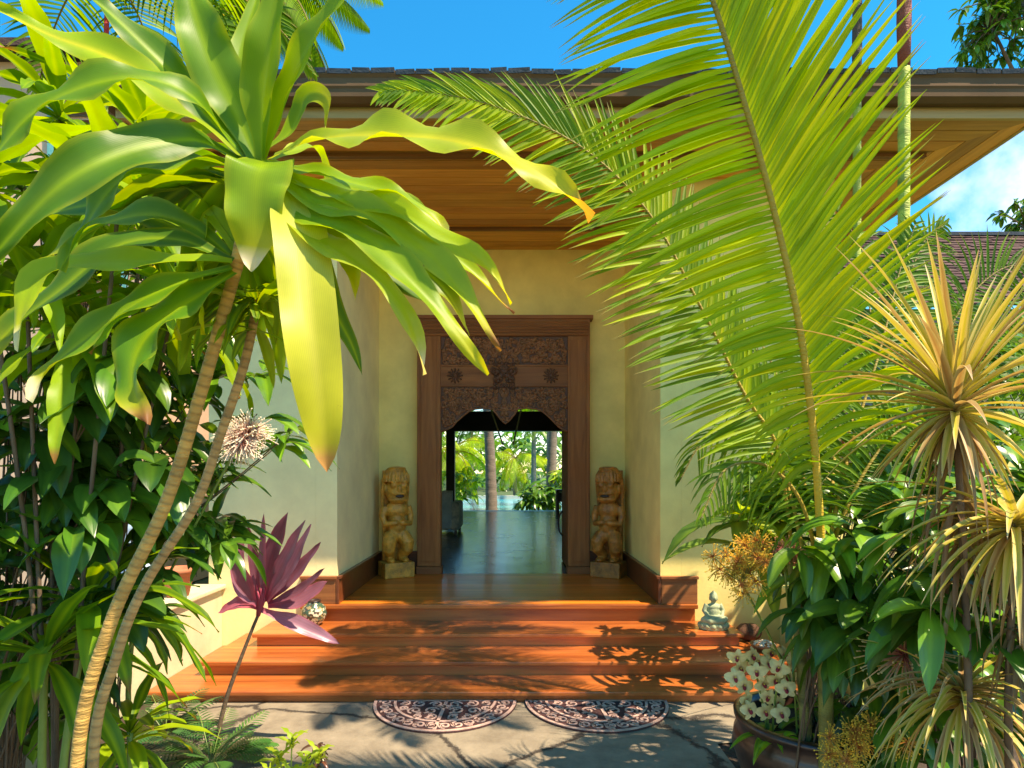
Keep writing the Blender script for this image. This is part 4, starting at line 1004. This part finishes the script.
flowers('spidery_flower', 'thin reddish spidery flower head below the palm stem in the right shrub', P(915, 625, 2.35), (1.7, 2.7, 0), .14, 40, PK, (.55, .5, .25), 57, bulb=.003, bend=.15)
def ixora(label, c, base, seed, sub, spread, r=.055, c0=OR, c1=YO):
    rs = random.Random(seed); t = thing('ixora', label, 'flower', base); s_ = MB(); b = MB(); c = Vector(c)
    for i in range(sub):
        cc = c + Vector((rs.gauss(0, 1), rs.gauss(0, 1), rs.gauss(0, 1))) * spread * .55
        s_.tube([c - Vector((0, 0, .12)), cc], .002, 4)
        burst(b, cc, r * 1.15, 44, c0, c1, rs, th=.0012, bulb=.0034, bend=.6)
    s_.tube(catmull([base, Vector(base).lerp(c, .6) + Vector((.05, .1, -.05)), c - Vector((0, 0, .12))], 10), .005, 6)
    s_.build('stem', M['green_stem'], t, smooth=True); b.build('flower_head', M['flower'], t); return t
ixora('large golden-orange flower cluster hanging in front of the right wall', P(742, 556, 2.7), (1.62, 2.9, 0), 54, 24, .11)
ixora('golden flower cluster at the bottom edge beside the dark pot', P(852, 752, 2.45), (1.35, 2.6, 0), 55, 22, .13)
ixora('small pink and yellow flower cluster beside the palm stem', P(785, 545, 2.65), (1.45, 3.0, 0), 56, 3, .05, c0=PK, c1=(.7, .3, .15))

# ---------------------------------------------------------------- purple ti plant
rs = random.Random(61); tb = Vector((P(215, 740, 3.7).x, 3.7, 0)); tc_ = P(262, 606, 3.7)
ti = thing('ti_plant', 'purple-leaved ti plant on a thin bent stem, left of the steps', 'plant', tb)
b = MB(); b.tube(catmull([tb, P(226, 700, 3.7), P(248, 640, 3.7), tc_], 24), [.016 - .0003 * i for i in range(24)], 8); b.build('stem', M['twig'], ti, smooth=True)
b = MB(); PU = (.24, .095, .13); PU2 = (.34, .17, .23); PUR = (.52, .13, .16)
tl = [([(258, 600), (255, 560), (248, 525)], 15), ([(262, 600), (263, 555), (264, 512)], 10), ([(264, 600), (272, 555), (288, 512)], 24), ([(266, 600), (285, 560), (305, 520)], 19),
      ([(267, 602), (290, 570), (311, 524)], 18), ([(268, 602), (295, 575), (321, 542)], 18), ([(268, 604), (300, 590), (325, 568)], 14), ([(268, 606), (298, 600), (328, 581)], 24),
      ([(256, 604), (242, 575), (228, 545)], 18), ([(258, 606), (240, 590), (230, 540)], 14), ([(258, 608), (240, 603), (218, 613)], 17), ([(262, 610), (300, 625), (340, 644)], 20),
      ([(260, 600), (240, 570), (243, 528)], 14), ([(264, 602), (270, 580), (300, 545)], 16)]
for i, (pp, w) in enumerate(tl):
    yy = 3.7 + rs.uniform(-.25, .12); k = rs.choice((PU, PU2, PU)); k = PUR if i in (10,) else k
    q = [P(pp[0][0], pp[0][1], 3.7), P(pp[1][0], pp[1][1], (3.7 + yy) / 2), P(pp[2][0], pp[2][1], yy)]
    leaf(b, q, w * .95 / F * 3.7, (lambda s, u, k=k: lerp(lerp(k, (.42, .10, .14), smooth(.8, 1, abs(u)) * .6), (.35, .05, .09), smooth(.25, 0, s) * .8)), n=14, nc=3, fold=.3, wave=.05, ph=i, nrm=(0, -.8, .5), prof=lambda s: (.32 + .68 * smooth(.05, .45, s)) * (1 - s ** 3) ** .8)
for k in range(9):
    a = k * .7; q = tc_ + Vector((math.cos(a) * .035, math.sin(a) * .03, .10 + .03 * (k % 3)))
    b.tube([P(258, 616, 3.7), tc_.lerp(q, .5), q], [.012, .010, .005], 6, c=(.50, .07, .12))
b.build('crown', M['ti'], ti, smooth=True)

# ---------------------------------------------------------------- low fern, lime croton in the left bed
def fernlet(label, base, n, L, seed, col, name='fern', pin=.5, W=.012):
    rs = random.Random(seed); t = thing(name, label, 'plant', base); b = MB(); s_ = MB()
    for i in range(n):
        a = rs.uniform(0, 6.28); pts = catmull(arc(base, (math.cos(a) * .8, math.sin(a) * .8, rs.uniform(.5, 1.6)), L * rs.uniform(.6, 1.1), rs.uniform(.6, 1.5), 6), 20)
        s_.tube(pts, .0025, 4); cj = jit(col, .3, rs)
        for j in range(6, 20):
            d = (pts[j] - pts[j - 1]).normalized(); sd = d.cross(Vector((0, 0, 1))).normalized()
            for sg in (-1, 1):
                l = L * .22 * pin * 2 * math.sin(PI * (j - 4) / 17) + .01
                leaf(b, arc(pts[j], sd * sg + d * .6, l, .3, 2), W, lambda s, u, c=cj: c, n=3, nc=1, prof=prof_lance, nrm=(0, 0, 1))
    s_.build('stems', M['green_stem'], t); b.build('fronds', M['leafd'], t, smooth=True); return t
fernlet('feathery dark green fern at the edge of the pavement below the purple plant', (P(215, 750, 3.55).x, 3.5, 0), 26, .42, 71, (.05, .16, .03), W=.016)
fernlet('feathery fern sprawling at the foot of the bottom step, far left', (P(165, 730, 3.9).x, 3.9, 0), 14, .36, 72, (.04, .13, .03), W=.016)
rs = random.Random(73); t = thing('lime_croton', 'small bright lime croton with lobed leaves at the bottom edge', 'plant', (P(290, 800, 3.1).x, 3.1, 0)); b = MB(); s_ = MB()
for (px, py) in ((292, 725), (278, 742), (306, 748), (290, 760), (270, 760), (318, 740)):
    c = P(px, py + 12, 3.1 + rs.uniform(-.06, .06)); s_.tube([(t.location.x, 3.1, 0), c], .004, 5)
    for k in range(7):
        a = k * 2.4; leaf(b, arc(c + Vector((0, 0, -.01 * k)), (math.cos(a) * .8, math.sin(a) * .8 - .2, rs.uniform(.5, 1.5)), rs.uniform(.07, .13), 1, 4), .030, lambda s, u, c=jit((.34, .48, .03), .15, rs): c, n=10, nc=2, nrm=(0, -.4, 1),
                          prof=lambda s: (.4 + .6 * abs(math.sin(s * 8))) * (1 - s ** 3))
s_.build('stems', M['green_stem'], t); b.build('foliage', M['corn'], t, smooth=True)
shrub('brown_sprig', 'small bronze-leaved sprig beside the lime croton on the pavement edge', 'plant', (P(318, 768, 3.4).x, 3.4, 0), [(305, 735, 330, 760, 6, 3.3, 3.5)], .09, .02, [(.12, .05, .03), (.08, .09, .02)], 75, per=6, nstem=2)

# ---------------------------------------------------------------- palm fronds
def frond(parent, pts, n, Lf, sideA, sideB, fA, fB, droop, w, cols, seed, r0=.016, r1=.003, t0=.12, name='frond', rcol=(.55, .38, .03), nseg=6, tipdry=True, angtip=.5, mat='palm', sexp=1.0, LA=None, lowdroop=0.0):
    """pinnate frond: rachis tube (part) with leaflets on two sides (sub-part)"""
    rs = random.Random(seed); R = catmull(pts, 60); rb = MB()
    rb.tube(R, [r0 + (r1 - r0) * i / 59 for i in range(60)], 8, cf=lambda t: lerp(rcol, (.20, .16, .03), t))
    fr_ = rb.build(name, M['cane'], parent, smooth=True); b = MB()
    for i in range(n):
        s = t0 + (1 - t0) * (i / (n - 1)) ** sexp; k = s * 59; j = min(58, int(k)); p = R[j].lerp(R[j + 1], k - j); T_ = (R[min(59, j + 2)] - R[max(0, j - 2)]).normalized()
        for side, f in ((sideA, fA), (sideB, fB)):
            sd = Vector(side); sd = (sd - T_ * sd.dot(T_)).normalized()
            ff = f + angtip * max(0, s - .5) * 2
            d = (sd + T_ * ff + Vector((rs.uniform(-.05, .05), rs.uniform(-.06, .06), rs.uniform(-.05, .05)))).normalized()
            l = (LA if LA and side is sideA else Lf)(s) * rs.uniform(.90, 1.07); c = jit(rs.choice(cols), .14, rs); tc2 = (.42, .30, .12) if tipdry and rs.random() < .5 else None
            def cf(q, u, c=c, tc2=tc2):
                x = lerp(c, (min(1, c[0] * 1.6), c[1] * 1.3, c[2]), max(0, 1 - abs(u) * 2) * .6)
                return lerp(x, tc2, smooth(.93, 1, q)) if tc2 else x
            leaf(b, arc(p, d, l, (droop + lowdroop * (1 - smooth(t0, t0 + .18, s))) * rs.uniform(.6, 1.6), 5), w * rs.uniform(.85, 1.15), cf, n=nseg, nc=1, fold=.55, nrm=(0, -1, .25), prof=lambda q: (.5 + .5 * smooth(0, .12, q)) * (1 - q ** 2.6) + .03)
    b.build('leaflets', M[mat], fr_, smooth=True); return fr_
pl_base = Vector((1.42, 2.72, 0))
pl = thing('areca_palm', 'clumping areca palm with the huge backlit fronds arching over the right of the steps', 'palm tree', pl_base)
cane([pl_base + Vector((0, 0, -.05)), P(826, 720, 2.70), P(824, 640, 2.66), P(822, 555, 2.6)], .034, .026, 'stem', n=30, c0=(.26, .22, .06), c1=(.34, .34, .05), parent=pl, seed=7)
cane([pl_base + Vector((-.06, .06, -.05)), P(806, 740, 2.85), P(800, 640, 2.9), P(790, 545, 2.9)], .030, .022, 'stem', n=30, c0=(.22, .18, .06), c1=(.26, .26, .05), parent=pl, seed=8)
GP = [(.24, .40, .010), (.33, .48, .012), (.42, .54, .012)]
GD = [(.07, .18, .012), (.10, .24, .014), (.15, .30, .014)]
# main frond
frond(pl, [P(822, 560, 2.6), P(815, 450, 2.5), P(800, 330, 2.38), P(775, 215, 2.26), P(745, 105, 2.15), P(705, -20, 2.05), P(650, -130, 1.95), P(590, -200, 1.9)], 112,
      lambda s: .70 * math.sin(PI * min(1, (s * .86 + .07))) ** .85, (-1, .15, .10), (.95, -.1, .05), .14, .95, .34, .033, GP, 81, r0=.018, r1=.006, t0=.15, sexp=.86, lowdroop=.9, rcol=(.80, .52, .04), LA=lambda s: .70 * math.sin(PI * min(1, (s * .86 + .07))) ** .85 * (.50 + .50 * smooth(.25, .55, s)), tipdry=True)
# arching frond to the left
frond(pl, [P(792, 550, 2.9), P(778, 450, 2.85), P(745, 395, 2.8), P(697, 300, 2.72), P(650, 215, 2.66), P(585, 150, 2.6), P(500, 108, 2.56), P(425, 92, 2.54), P(385, 92, 2.54)], 96,
      lambda s: .46 * math.sin(PI * min(1, s * .80 + .15)) ** .9, (-.7, -.1, -.35), (.2, .2, .9), .45, 1.1, .30, .028, GD[1:] + GP[:2], 82, r0=.010, t0=.16, angtip=.9)
# lower drooping fronds
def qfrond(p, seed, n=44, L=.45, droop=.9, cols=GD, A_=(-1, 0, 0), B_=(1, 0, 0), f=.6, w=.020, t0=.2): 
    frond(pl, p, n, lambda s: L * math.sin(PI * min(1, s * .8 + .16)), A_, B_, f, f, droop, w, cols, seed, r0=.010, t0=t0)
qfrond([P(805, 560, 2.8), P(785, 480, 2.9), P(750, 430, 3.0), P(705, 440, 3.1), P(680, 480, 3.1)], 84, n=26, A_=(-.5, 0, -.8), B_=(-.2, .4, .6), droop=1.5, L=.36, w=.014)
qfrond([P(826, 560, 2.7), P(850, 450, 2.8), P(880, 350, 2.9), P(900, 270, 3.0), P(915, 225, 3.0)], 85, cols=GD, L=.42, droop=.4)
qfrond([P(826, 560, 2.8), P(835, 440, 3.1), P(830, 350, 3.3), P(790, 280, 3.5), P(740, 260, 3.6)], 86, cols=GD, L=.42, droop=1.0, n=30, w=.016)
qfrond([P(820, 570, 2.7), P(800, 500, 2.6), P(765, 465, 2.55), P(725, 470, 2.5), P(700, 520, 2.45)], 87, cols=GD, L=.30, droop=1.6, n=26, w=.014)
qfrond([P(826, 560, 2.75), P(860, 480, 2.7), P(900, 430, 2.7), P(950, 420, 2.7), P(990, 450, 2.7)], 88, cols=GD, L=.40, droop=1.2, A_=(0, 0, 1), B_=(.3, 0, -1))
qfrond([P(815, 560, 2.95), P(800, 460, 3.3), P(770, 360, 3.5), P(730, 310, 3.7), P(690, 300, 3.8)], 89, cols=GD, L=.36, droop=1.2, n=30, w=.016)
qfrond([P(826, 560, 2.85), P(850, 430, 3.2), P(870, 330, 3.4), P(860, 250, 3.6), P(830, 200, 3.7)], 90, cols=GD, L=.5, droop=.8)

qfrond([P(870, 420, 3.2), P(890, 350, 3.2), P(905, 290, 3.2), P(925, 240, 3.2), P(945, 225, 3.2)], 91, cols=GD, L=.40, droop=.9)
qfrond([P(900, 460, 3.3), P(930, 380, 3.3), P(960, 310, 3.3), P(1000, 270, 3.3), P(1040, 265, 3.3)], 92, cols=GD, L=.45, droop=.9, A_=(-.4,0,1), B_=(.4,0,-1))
# sealing wax palms: slim trunks
def slim_palm(label, px, Y, pyred, red, r, seed, topz=5.6, bp=None):
    x = (px - CX) / F * Y; t = thing('slender_palm', label, 'palm tree', (x, Y, 0), 'slender palms rising past the eave'); rs = random.Random(seed)
    zr = CZ + (HY - pyred) / F * Y
    cane([(x + .02, Y, -.05), (x, Y, zr * .5), (x, Y, zr)], r * 1.05, r, 'trunk', n=60, c0=(.40, .40, .08), c1=(.50, .60, .07), parent=t, seed=seed)
    b = MB(); b.tube([(x, Y, zr), (x, Y, zr + .25), (x + .01, Y, topz - .1), (x + .01, Y, topz)], [r * 1.05, r * 1.25, r * .9, r * .5], 12, c=red); b.build('crownshaft', M['cane'], t, smooth=True)
    for k in range(9):
        a = k * .7 + seed; d = Vector((math.cos(a), math.sin(a), 1.2)); pts = arc((x, Y, topz - .1), d, 1.3, 2.0, 6)
        frond(t, pts, 34, lambda s: .40 * math.sin(PI * min(1, s * .8 + .15)), Vector((0, 0, .3)) + d.cross(Vector((0, 0, 1))), Vector((0, 0, .3)) - d.cross(Vector((0, 0, 1))), .6, .6, .6, .034, GD, 900 + seed * 10 + k, r0=.008, t0=.15, nseg=4)
    return t
slim_palm('slender palm with green trunk and red crownshaft, right of the big frond', 904, 3.3, 68, (.33, .07, .03), .029, 4)
slim_palm('thinner dark-stemmed slender palm partly behind the big frond', 857, 3.6, 90, (.12, .07, .05), .022, 5)
slim_palm('slender palm with bright red stem behind the upper left leaves', 106, 3.4, 90, (.55, .03, .03), .011, 6, topz=4.6)

# ---------------------------------------------------------------- spiky yellow dragon trees
def spikecol(cb, rs, fi=1):
    dry = rs.random() * (.25 + 1.4 * fi)
    def cf(s, u):
        c = lerp((.74, .56, .05), (.26, .34, .02), max(0, 1 - abs(u) * 1.8) * .55) if dry > .3 else (.36, .20, .07)
        c = lerp(c, (.64, .50, .20), smooth(.8, 1, abs(u)) * .7)
        return lerp(c, (.62, .48, .30), smooth(.8, 1, s) * .8)
    return cf
def spiky(label, crowns, base, seed, n=60, L=.5, grade=0, up=(-.9, 1.9), W=.030, droop=(.5, 1.6)):
    return rosette_plant('dragon_tree', label, 'plant', crowns, seed, [LIME], 'spike', L, W, n, base, prof=prof_grass, group='spiky dragon trees at the right edge', droop=droop, stem='twig', up=up, wave=0, cfun=spikecol, stemr=.012, fold=.5, nc=1, nseg=10, grade=grade)
spiky('spiky yellow-striped dragon tree with upright leaves at the right edge', [P(955, 400, 1.95)], (1.55, 2.05, 0), 101, n=120, L=.60, up=(-1.5, 2.8), W=.030, grade=.62)
spiky('lower drooping dragon tree crown at the right edge below the upright one', [P(1015, 520, 1.9)], (1.68, 1.95, 0), 102, n=90, L=.50, grade=.5, up=(-.8, 1.0), droop=(1.2, 2.6))
spiky('short grassy dragon tree with pinkish drooping leaves in the bottom right corner', [P(962, 690, 2.05)], (1.53, 2.1, 0), 103, n=90, L=.42, up=(-.2, 1.2), W=.024, droop=(1.6, 3.0))

# ---------------------------------------------------------------- right shrubs
shrub('broadleaf_shrub', 'large glossy dark green shrub filling the right edge behind the spiky plants', 'shrub', (2.0, 2.75, 0),
      [(850, 480, 1060, 760, 62, 2.35, 3.0), (900, 560, 1010, 690, 10, 2.0, 2.25), (880, 400, 1060, 500, 16, 2.6, 3.2)], .26, .085, [D2, D3, D3, D4], 111, per=6)
shrub('broadleaf_shrub', 'drooping glossy broadleaf plant around the palm stem above the dark pot', 'shrub', (1.36, 2.85, 0),
      [(800, 500, 880, 610, 24, 2.5, 2.9), (835, 600, 885, 720, 12, 2.6, 2.9)], .26, .075, [D2, D3, D4], 112, per=6, droop=2.2)
shrub('broadleaf_shrub', 'bright green leafy shrub in front of the right wall beside the golden flowers', 'shrub', (1.6, 3.2, 0),
      [(735, 470, 810, 550, 14, 2.8, 3.2)], .26, .075, [D4, MID, LIME], 113, per=5, droop=1.0, mat='corn')
shrub('broadleaf_shrub', 'leafy shrub with pale new leaves between the palm and the spiky plant', 'shrub', (1.7, 3.3, 0),
      [(840, 420, 960, 520, 26, 2.7, 3.4), (900, 470, 1040, 590, 14, 2.2, 2.5)], .22, .06, [D4, MID, D3], 114, per=6)
shrub('tall_shrub', 'tall dark shrub growing along the right wall behind the palm', 'shrub', (2.2, 4.4, 0),
      [(735, 390, 830, 560, 40, 3.8, 4.9), (830, 300, 1040, 500, 60, 4.4, 6.0)], .26, .07, [D3, D4, MID], 115, per=7)
shrub('tall_shrub', 'dark hedge plant at the far right below the shingled roof', 'shrub', (5.2, 5.6, 0),
      [(900, 290, 1100, 480, 50, 5.2, 6.4), (860, 480, 1100, 600, 40, 4.5, 6)], .28, .08, [D2, D3, MID], 116, per=7)
shrub('banana_like_shrub', 'broad pale green ribbed leaf plant low in front of the right wall', 'shrub', (1.7, 3.5, 0), [(715, 500, 760, 560, 3, 3.1, 3.3)], .42, .13, [(.16, .30, .05), LIME], 117, per=4, mat='corn', droop=1.3, nstem=2)

# ---------------------------------------------------------------- orchid in the dark pot
M['glaze'] = mat_simple('dark_glaze', (0.050, 0.022, 0.014), rough=0.3, var=0.5, scale=5, bump=0.12, coat=0.2)
px_, py_ = 1.53, 3.06
pt = thing('large_pot', 'large round dark brown glazed pot at the bottom right', 'plant pot', (px_, py_, 0))
MB().lathe([(.22, 0), (.25, .01), (.34, .16), (.385, .30), (.375, .38), (.355, .42), (.375, .45), (.378, .475), (.335, .475), (.325, .44), (.33, .38), (.30, .36)], (px_, py_, 0), 48).build('pot', M['glaze'], pt, smooth=True)
MB().lathe([(.001, .40), (.328, .385)], (px_, py_, 0), 32).build('soil', M['soil'], pt)
ob = Vector((P(768, 735, 3.0).x, 3.0, .392)); orc = thing('orchid', 'spray of pale yellow orchids with maroon centres growing from the dark pot', 'orchid', ob)
rs = random.Random(121); b = MB(); stems = [[ob, P(762, 700, 2.98), P(752, 665, 2.96), P(735, 655, 2.95)], [ob + Vector((.03, .02, 0)), P(775, 700, 2.95), P(782, 660, 2.9), P(770, 648, 2.88)], [ob, P(770, 705, 3.0), P(790, 675, 3.0), P(800, 665, 3.0)]]
for s_ in stems: b.tube(catmull(s_, 20), .005, 6)
b.build('stem', M['green_stem'], orc, smooth=True)
fl = [(737, 657), (752, 656), (771, 652), (784, 655), (793, 663), (735, 678), (744, 686), (757, 672), (768, 664), (779, 668), (788, 676), (763, 684), (775, 680), (786, 689), (768, 697), (778, 703), (765, 712), (781, 714), (746, 700), (749, 710), (740, 668), (758, 662)]
for (fx, fy) in fl:
    Y = 2.93 + rs.uniform(-.10, .08); c = P(fx, fy, Y); f_ = MB(); rz = rs.uniform(-.5, .5); ry = rs.uniform(-.7, .7); rx = rs.uniform(-.3, .5)
    Rm = Matrix.Rotation(ry, 3, 'Z') @ Matrix.Rotation(rx, 3, 'X') @ Matrix.Rotation(rz, 3, 'Y')
    for k in range(5):
        a = PI / 2 + k * 2 * PI / 5; l = .050 if k in (1, 4) else .046; w = .050 if k in (1, 4) else .032
        d = Vector((math.cos(a), 0, math.sin(a)))
        leaf(f_, [c, c + Rm @ (d * l * .5 + Vector((0, -.006, 0))), c + Rm @ (d * l + Vector((0, .004, 0)))], w, lambda s, u: lerp((.55, .12, .10), (.80, .74, .36), smooth(.02, .30, s)), nrm=Rm @ Vector((0, -1, 0)), n=7, nc=2, fold=.1, prof=lambda s: max(.05, math.sin(PI * min(1, s ** .8 * .93 + .03))) ** .6)
    lp = MB(); lp.ell(c + Rm @ Vector((0, -.010, -.008)), (.009, .010, .013), Rm, 8, 6, (.32, .02, .04)); lp.ell(c + Rm @ Vector((0, -.012, .004)), (.005, .006, .005), Rm, 6, 5, (.8, .6, .1))
    fo = f_.build('blossom', M['petal'], orc, smooth=True); lp.build('lip', M['flower'], fo, smooth=True)
b = MB()
for i in range(12):
    a = rs.uniform(0, 6.28); leaf(b, arc(ob, (math.cos(a), math.sin(a) * .8, rs.uniform(.3, 1)), rs.uniform(.16, .28), 1.4), .045, strapcol(jit(D4, .2, rs)), n=9, nc=2, nrm=(0, 0, 1), prof=prof_lance)
b.build('leaves', M['leafd'], orc, smooth=True)
shrub('pot_greenery', 'small bright green leafy plant growing in the dark pot behind the orchid', 'plant', (px_ + .12, py_ + .05, .39), [(790, 690, 850, 735, 10, 3.0, 3.25), (770, 740, 800, 762, 5, 2.85, 3.0)], .13, .04, [MID, LIME, D4], 122, per=6, nstem=3)

# ---------------------------------------------------------------- trees behind
def tree(label, base, blobs, seed, L=.22, W=.06, cols=(D3, D4, MID), name='leafy_tree', nl=260, trunk=.16):
    rs = random.Random(seed); t = thing(name, label, 'tree', base); tr = MB(); b = MB(); base = Vector(base)
    top = sum((Vector(q[0]) for q in blobs), Vector()) / len(blobs)
    fork = base.lerp(top, .55); fork.x = base.x; 
    tr.tube(catmull([base, base.lerp(fork, .5) + Vector((.1, 0, 0)), fork], 10), [trunk * (1 - .04 * i) for i in range(10)], 10)
    for (c, r) in blobs:
        c = Vector(c); tr.tube(catmull([fork, fork.lerp(c, .5) + Vector((0, 0, .3)), c], 8), [trunk * .5 * (1 - .1 * i) for i in range(8)], 7)
        ntw = max(6, nl // 8)
        for i in range(ntw):
            z = rs.uniform(-1, 1); a = rs.uniform(0, 6.283); q = math.sqrt(1 - z * z); d = Vector((q * math.cos(a), q * math.sin(a), z)); k = r * rs.uniform(.35, 1.05)
            p = c + d * k; tr.tube([c + d * k * .2, c + d * k * .7 + Vector((0, 0, .05)), p], [.02, .012, .006], 4, cap=False); cc = rs.choice(cols)
            for j in range(8):
                leaf(b, arc(p - d * rs.uniform(0, .15), rnddir(rs, rs.uniform(-.8, .5)) + d * .5, L * rs.uniform(.7, 1.2), 1.2, 3), W * rs.uniform(.8, 1.2), lambda s, u, c=jit(cc, .3, rs): c, n=4, nc=1, nrm=(0, 0, 1), prof=prof_lance)
    tr.build('trunk', M['twig'], t, smooth=True); b.build('crown', M['leafd'], t, smooth=True); return t
tree('broadleaf tree crown showing over the eave in the top right corner', (11.5, 12, 0), [((10.2, 12, 11.2), 1.1), ((11.6, 12.3, 10.4), 1.0), ((9.6, 12, 10.6), .75), ((11.0, 11.8, 12.2), 1.2), ((12.6, 12.5, 11.6), 1.3)], 131, L=.30, W=.09, cols=(D4, MID, D3), nl=420)
tree('broadleaf tree at the right edge above the shingled roof', (10.6, 11.5, 0), [((10.5, 12.2, 6.7), .75), ((11.2, 12.5, 7.3), .8), ((10.1, 12.4, 6.2), .45)], 132, L=.26, W=.10, nl=260)

def big_palm(label, x, y, h, seed, n=16, L=2.6, lean=(0, 0), w=.05, cols=GD, nuts=False, group=None, npin=34, z0=-.02, r=.13):
    rs = random.Random(seed); t = thing('coconut_palm', label, 'palm tree', (x, y, z0), group or ('garden palms beyond the terrace' if y > 20 else 'palms behind the house')); tr = MB()
    top = Vector((x + lean[0], y + lean[1], h)); pp = catmull([(x, y, z0), (x + lean[0] * .25, y + lean[1] * .3, h * .45), top], 60)
    tr.tube(pp, [r * (1.15 - .5 * i / 59) * (1.06 if i % 3 == 0 else 1) for i in range(60)], 10); tr.build('trunk', M['bark'], t, smooth=True)
    b = MB(); rb = MB()
    for k in range(n):
        a = k * 2.4 + rs.uniform(-.2, .2); u = rs.uniform(-.5, 1.6); R = catmull(arc(top, (math.cos(a), math.sin(a), u), L * rs.uniform(.8, 1.1), rs.uniform(1.6, 2.6), 6), 30)
        b.tube(R, [.025 * (1 - .028 * i) for i in range(30)], 4, cap=False, c=(.25, .22, .04)); cc = rs.choice(cols)
        for i in range(npin):
            s = .12 + .88 * i / (npin - 1); q = s * 29; j = min(28, int(q)); p = R[j].lerp(R[j + 1], q - j); T_ = (R[j + 1] - R[j]).normalized(); sd = T_.cross(Vector((0, 0, 1))).normalized()
            l = L * .30 * math.sin(PI * min(1, s * .8 + .15)); cj = jit(cc, .25, rs)
            for sg in (-1, 1): leaf(b, arc(p, sd * sg + T_ * .6 + Vector((0, 0, -.2)), l, 1.2, 3), w, lambda s, u, c=cj: c, n=3, nc=1, fold=.4, nrm=(0, 0, 1), prof=prof_grass)
    b.build('crown', M['palm'], t)
    if nuts:
        nb_ = MB()
        for k in range(9): a = rs.uniform(0, 6.28); nb_.ell(top + Vector((math.cos(a) * .22, math.sin(a) * .22, -.25 - rs.random() * .25)), (.12, .12, .15), nu=8, nv=6)
        nb_.build('coconuts', M['carvel'], t, smooth=True)
    return t
# seen through the house
big_palm('stout leaning palm trunk just beyond the terrace, left of the doorway centre', -.75, 22.3, 6.3, 141, lean=(-.35, 0), n=18, L=2.6, nuts=True, r=.20)
big_palm('palm with a cluster of coconuts in the middle of the doorway view', 1.05, 29.0, 5.2, 142, n=18, nuts=True, L=2.4, cols=GP)
big_palm('grey-trunked palm at the right of the doorway view', 1.55, 24.0, 7.2, 143, lean=(.35, 0), n=16, r=.19)
big_palm('short bushy palm with low bright fronds left of the doorway view', -2.6, 26.0, 2.6, 144, n=22, cols=GP, L=2.6, r=.1)
big_palm('slim palm far beyond the pool, right of the coconut palm', 2.3, 38.0, 6.5, 145, n=16, L=3)
big_palm('low palm with yellow-green fronds by the pool in the centre', .2, 37.5, 2.6, 146, n=20, cols=GP, L=2.8)
big_palm('distant palm beyond the pool at the left', -2.8, 42.0, 5.6, 147, n=18, L=3)
# behind the house, crowns over the roof and left edge
big_palm('coconut palm whose frond tips hang into the sky above the eave, top left', -3.9, 9.5, 9.5, 148, n=18, L=1.9, cols=GD, w=.035, npin=48)
big_palm('coconut palm with blue-green fronds in the top left corner', -7.8, 9.8, 8.0, 149, n=22, L=2.3, cols=GP, npin=44)
big_palm('small fan of palm fronds above the far end of the shingled roof', 11.2, 15.0, 6.2, 150, n=18, L=1.3, cols=GD, r=.08)
shrub('garden_shrub', 'rounded dark green shrub in the garden beyond the terrace, centre', 'shrub', (.9, 22.6, 0), [(520, 486, 556, 506, 60, 22.0, 23.6)], .45, .16, [D3, D4, MID], 151, per=7)
shrub('garden_shrub', 'yellow-green garden shrub beyond the terrace, at the left of the doorway view', 'shrub', (-1.4, 24.5, 0), [(448, 470, 478, 500, 40, 24, 27)], .5, .14, [MID, LIME], 152, per=7)
shrub('garden_shrub', 'leafy garden shrub beyond the terrace, at the right edge of the doorway view', 'shrub', (2.0, 23.0, 0), [(553, 470, 580, 500, 40, 22.5, 24)], .45, .14, [D4, LIME], 153, per=7)
# distant woodland belt
rs = random.Random(160); b = MB()
for k in range(4200):
    a = rs.uniform(-1.25, 1.25); d = rs.uniform(52, 90); x = math.sin(a) * d; y = math.cos(a) * d
    hmax = 7.5 + 3.5 * noise.noise(Vector((x * .08, y * .08, 0))) ; z = rs.random() ** .7 * hmax
    cj = jit(rs.choice((D3, D4, MID)), .3, rs)
    for j in range(3): leaf(b, arc((x + rs.uniform(-.6, .6), y, z), rnddir(rs, rs.uniform(-.2, 1)), rs.uniform(.9, 1.8), 1.4, 3), rs.uniform(.4, .7), lambda s, u, c=cj: c, n=3, nc=1, nrm=(0, -.5, 1), prof=prof_lance)
b.build('woodland', M['leafd'], kind='stuff', label='distant belt of green trees closing the garden', cat='woodland')
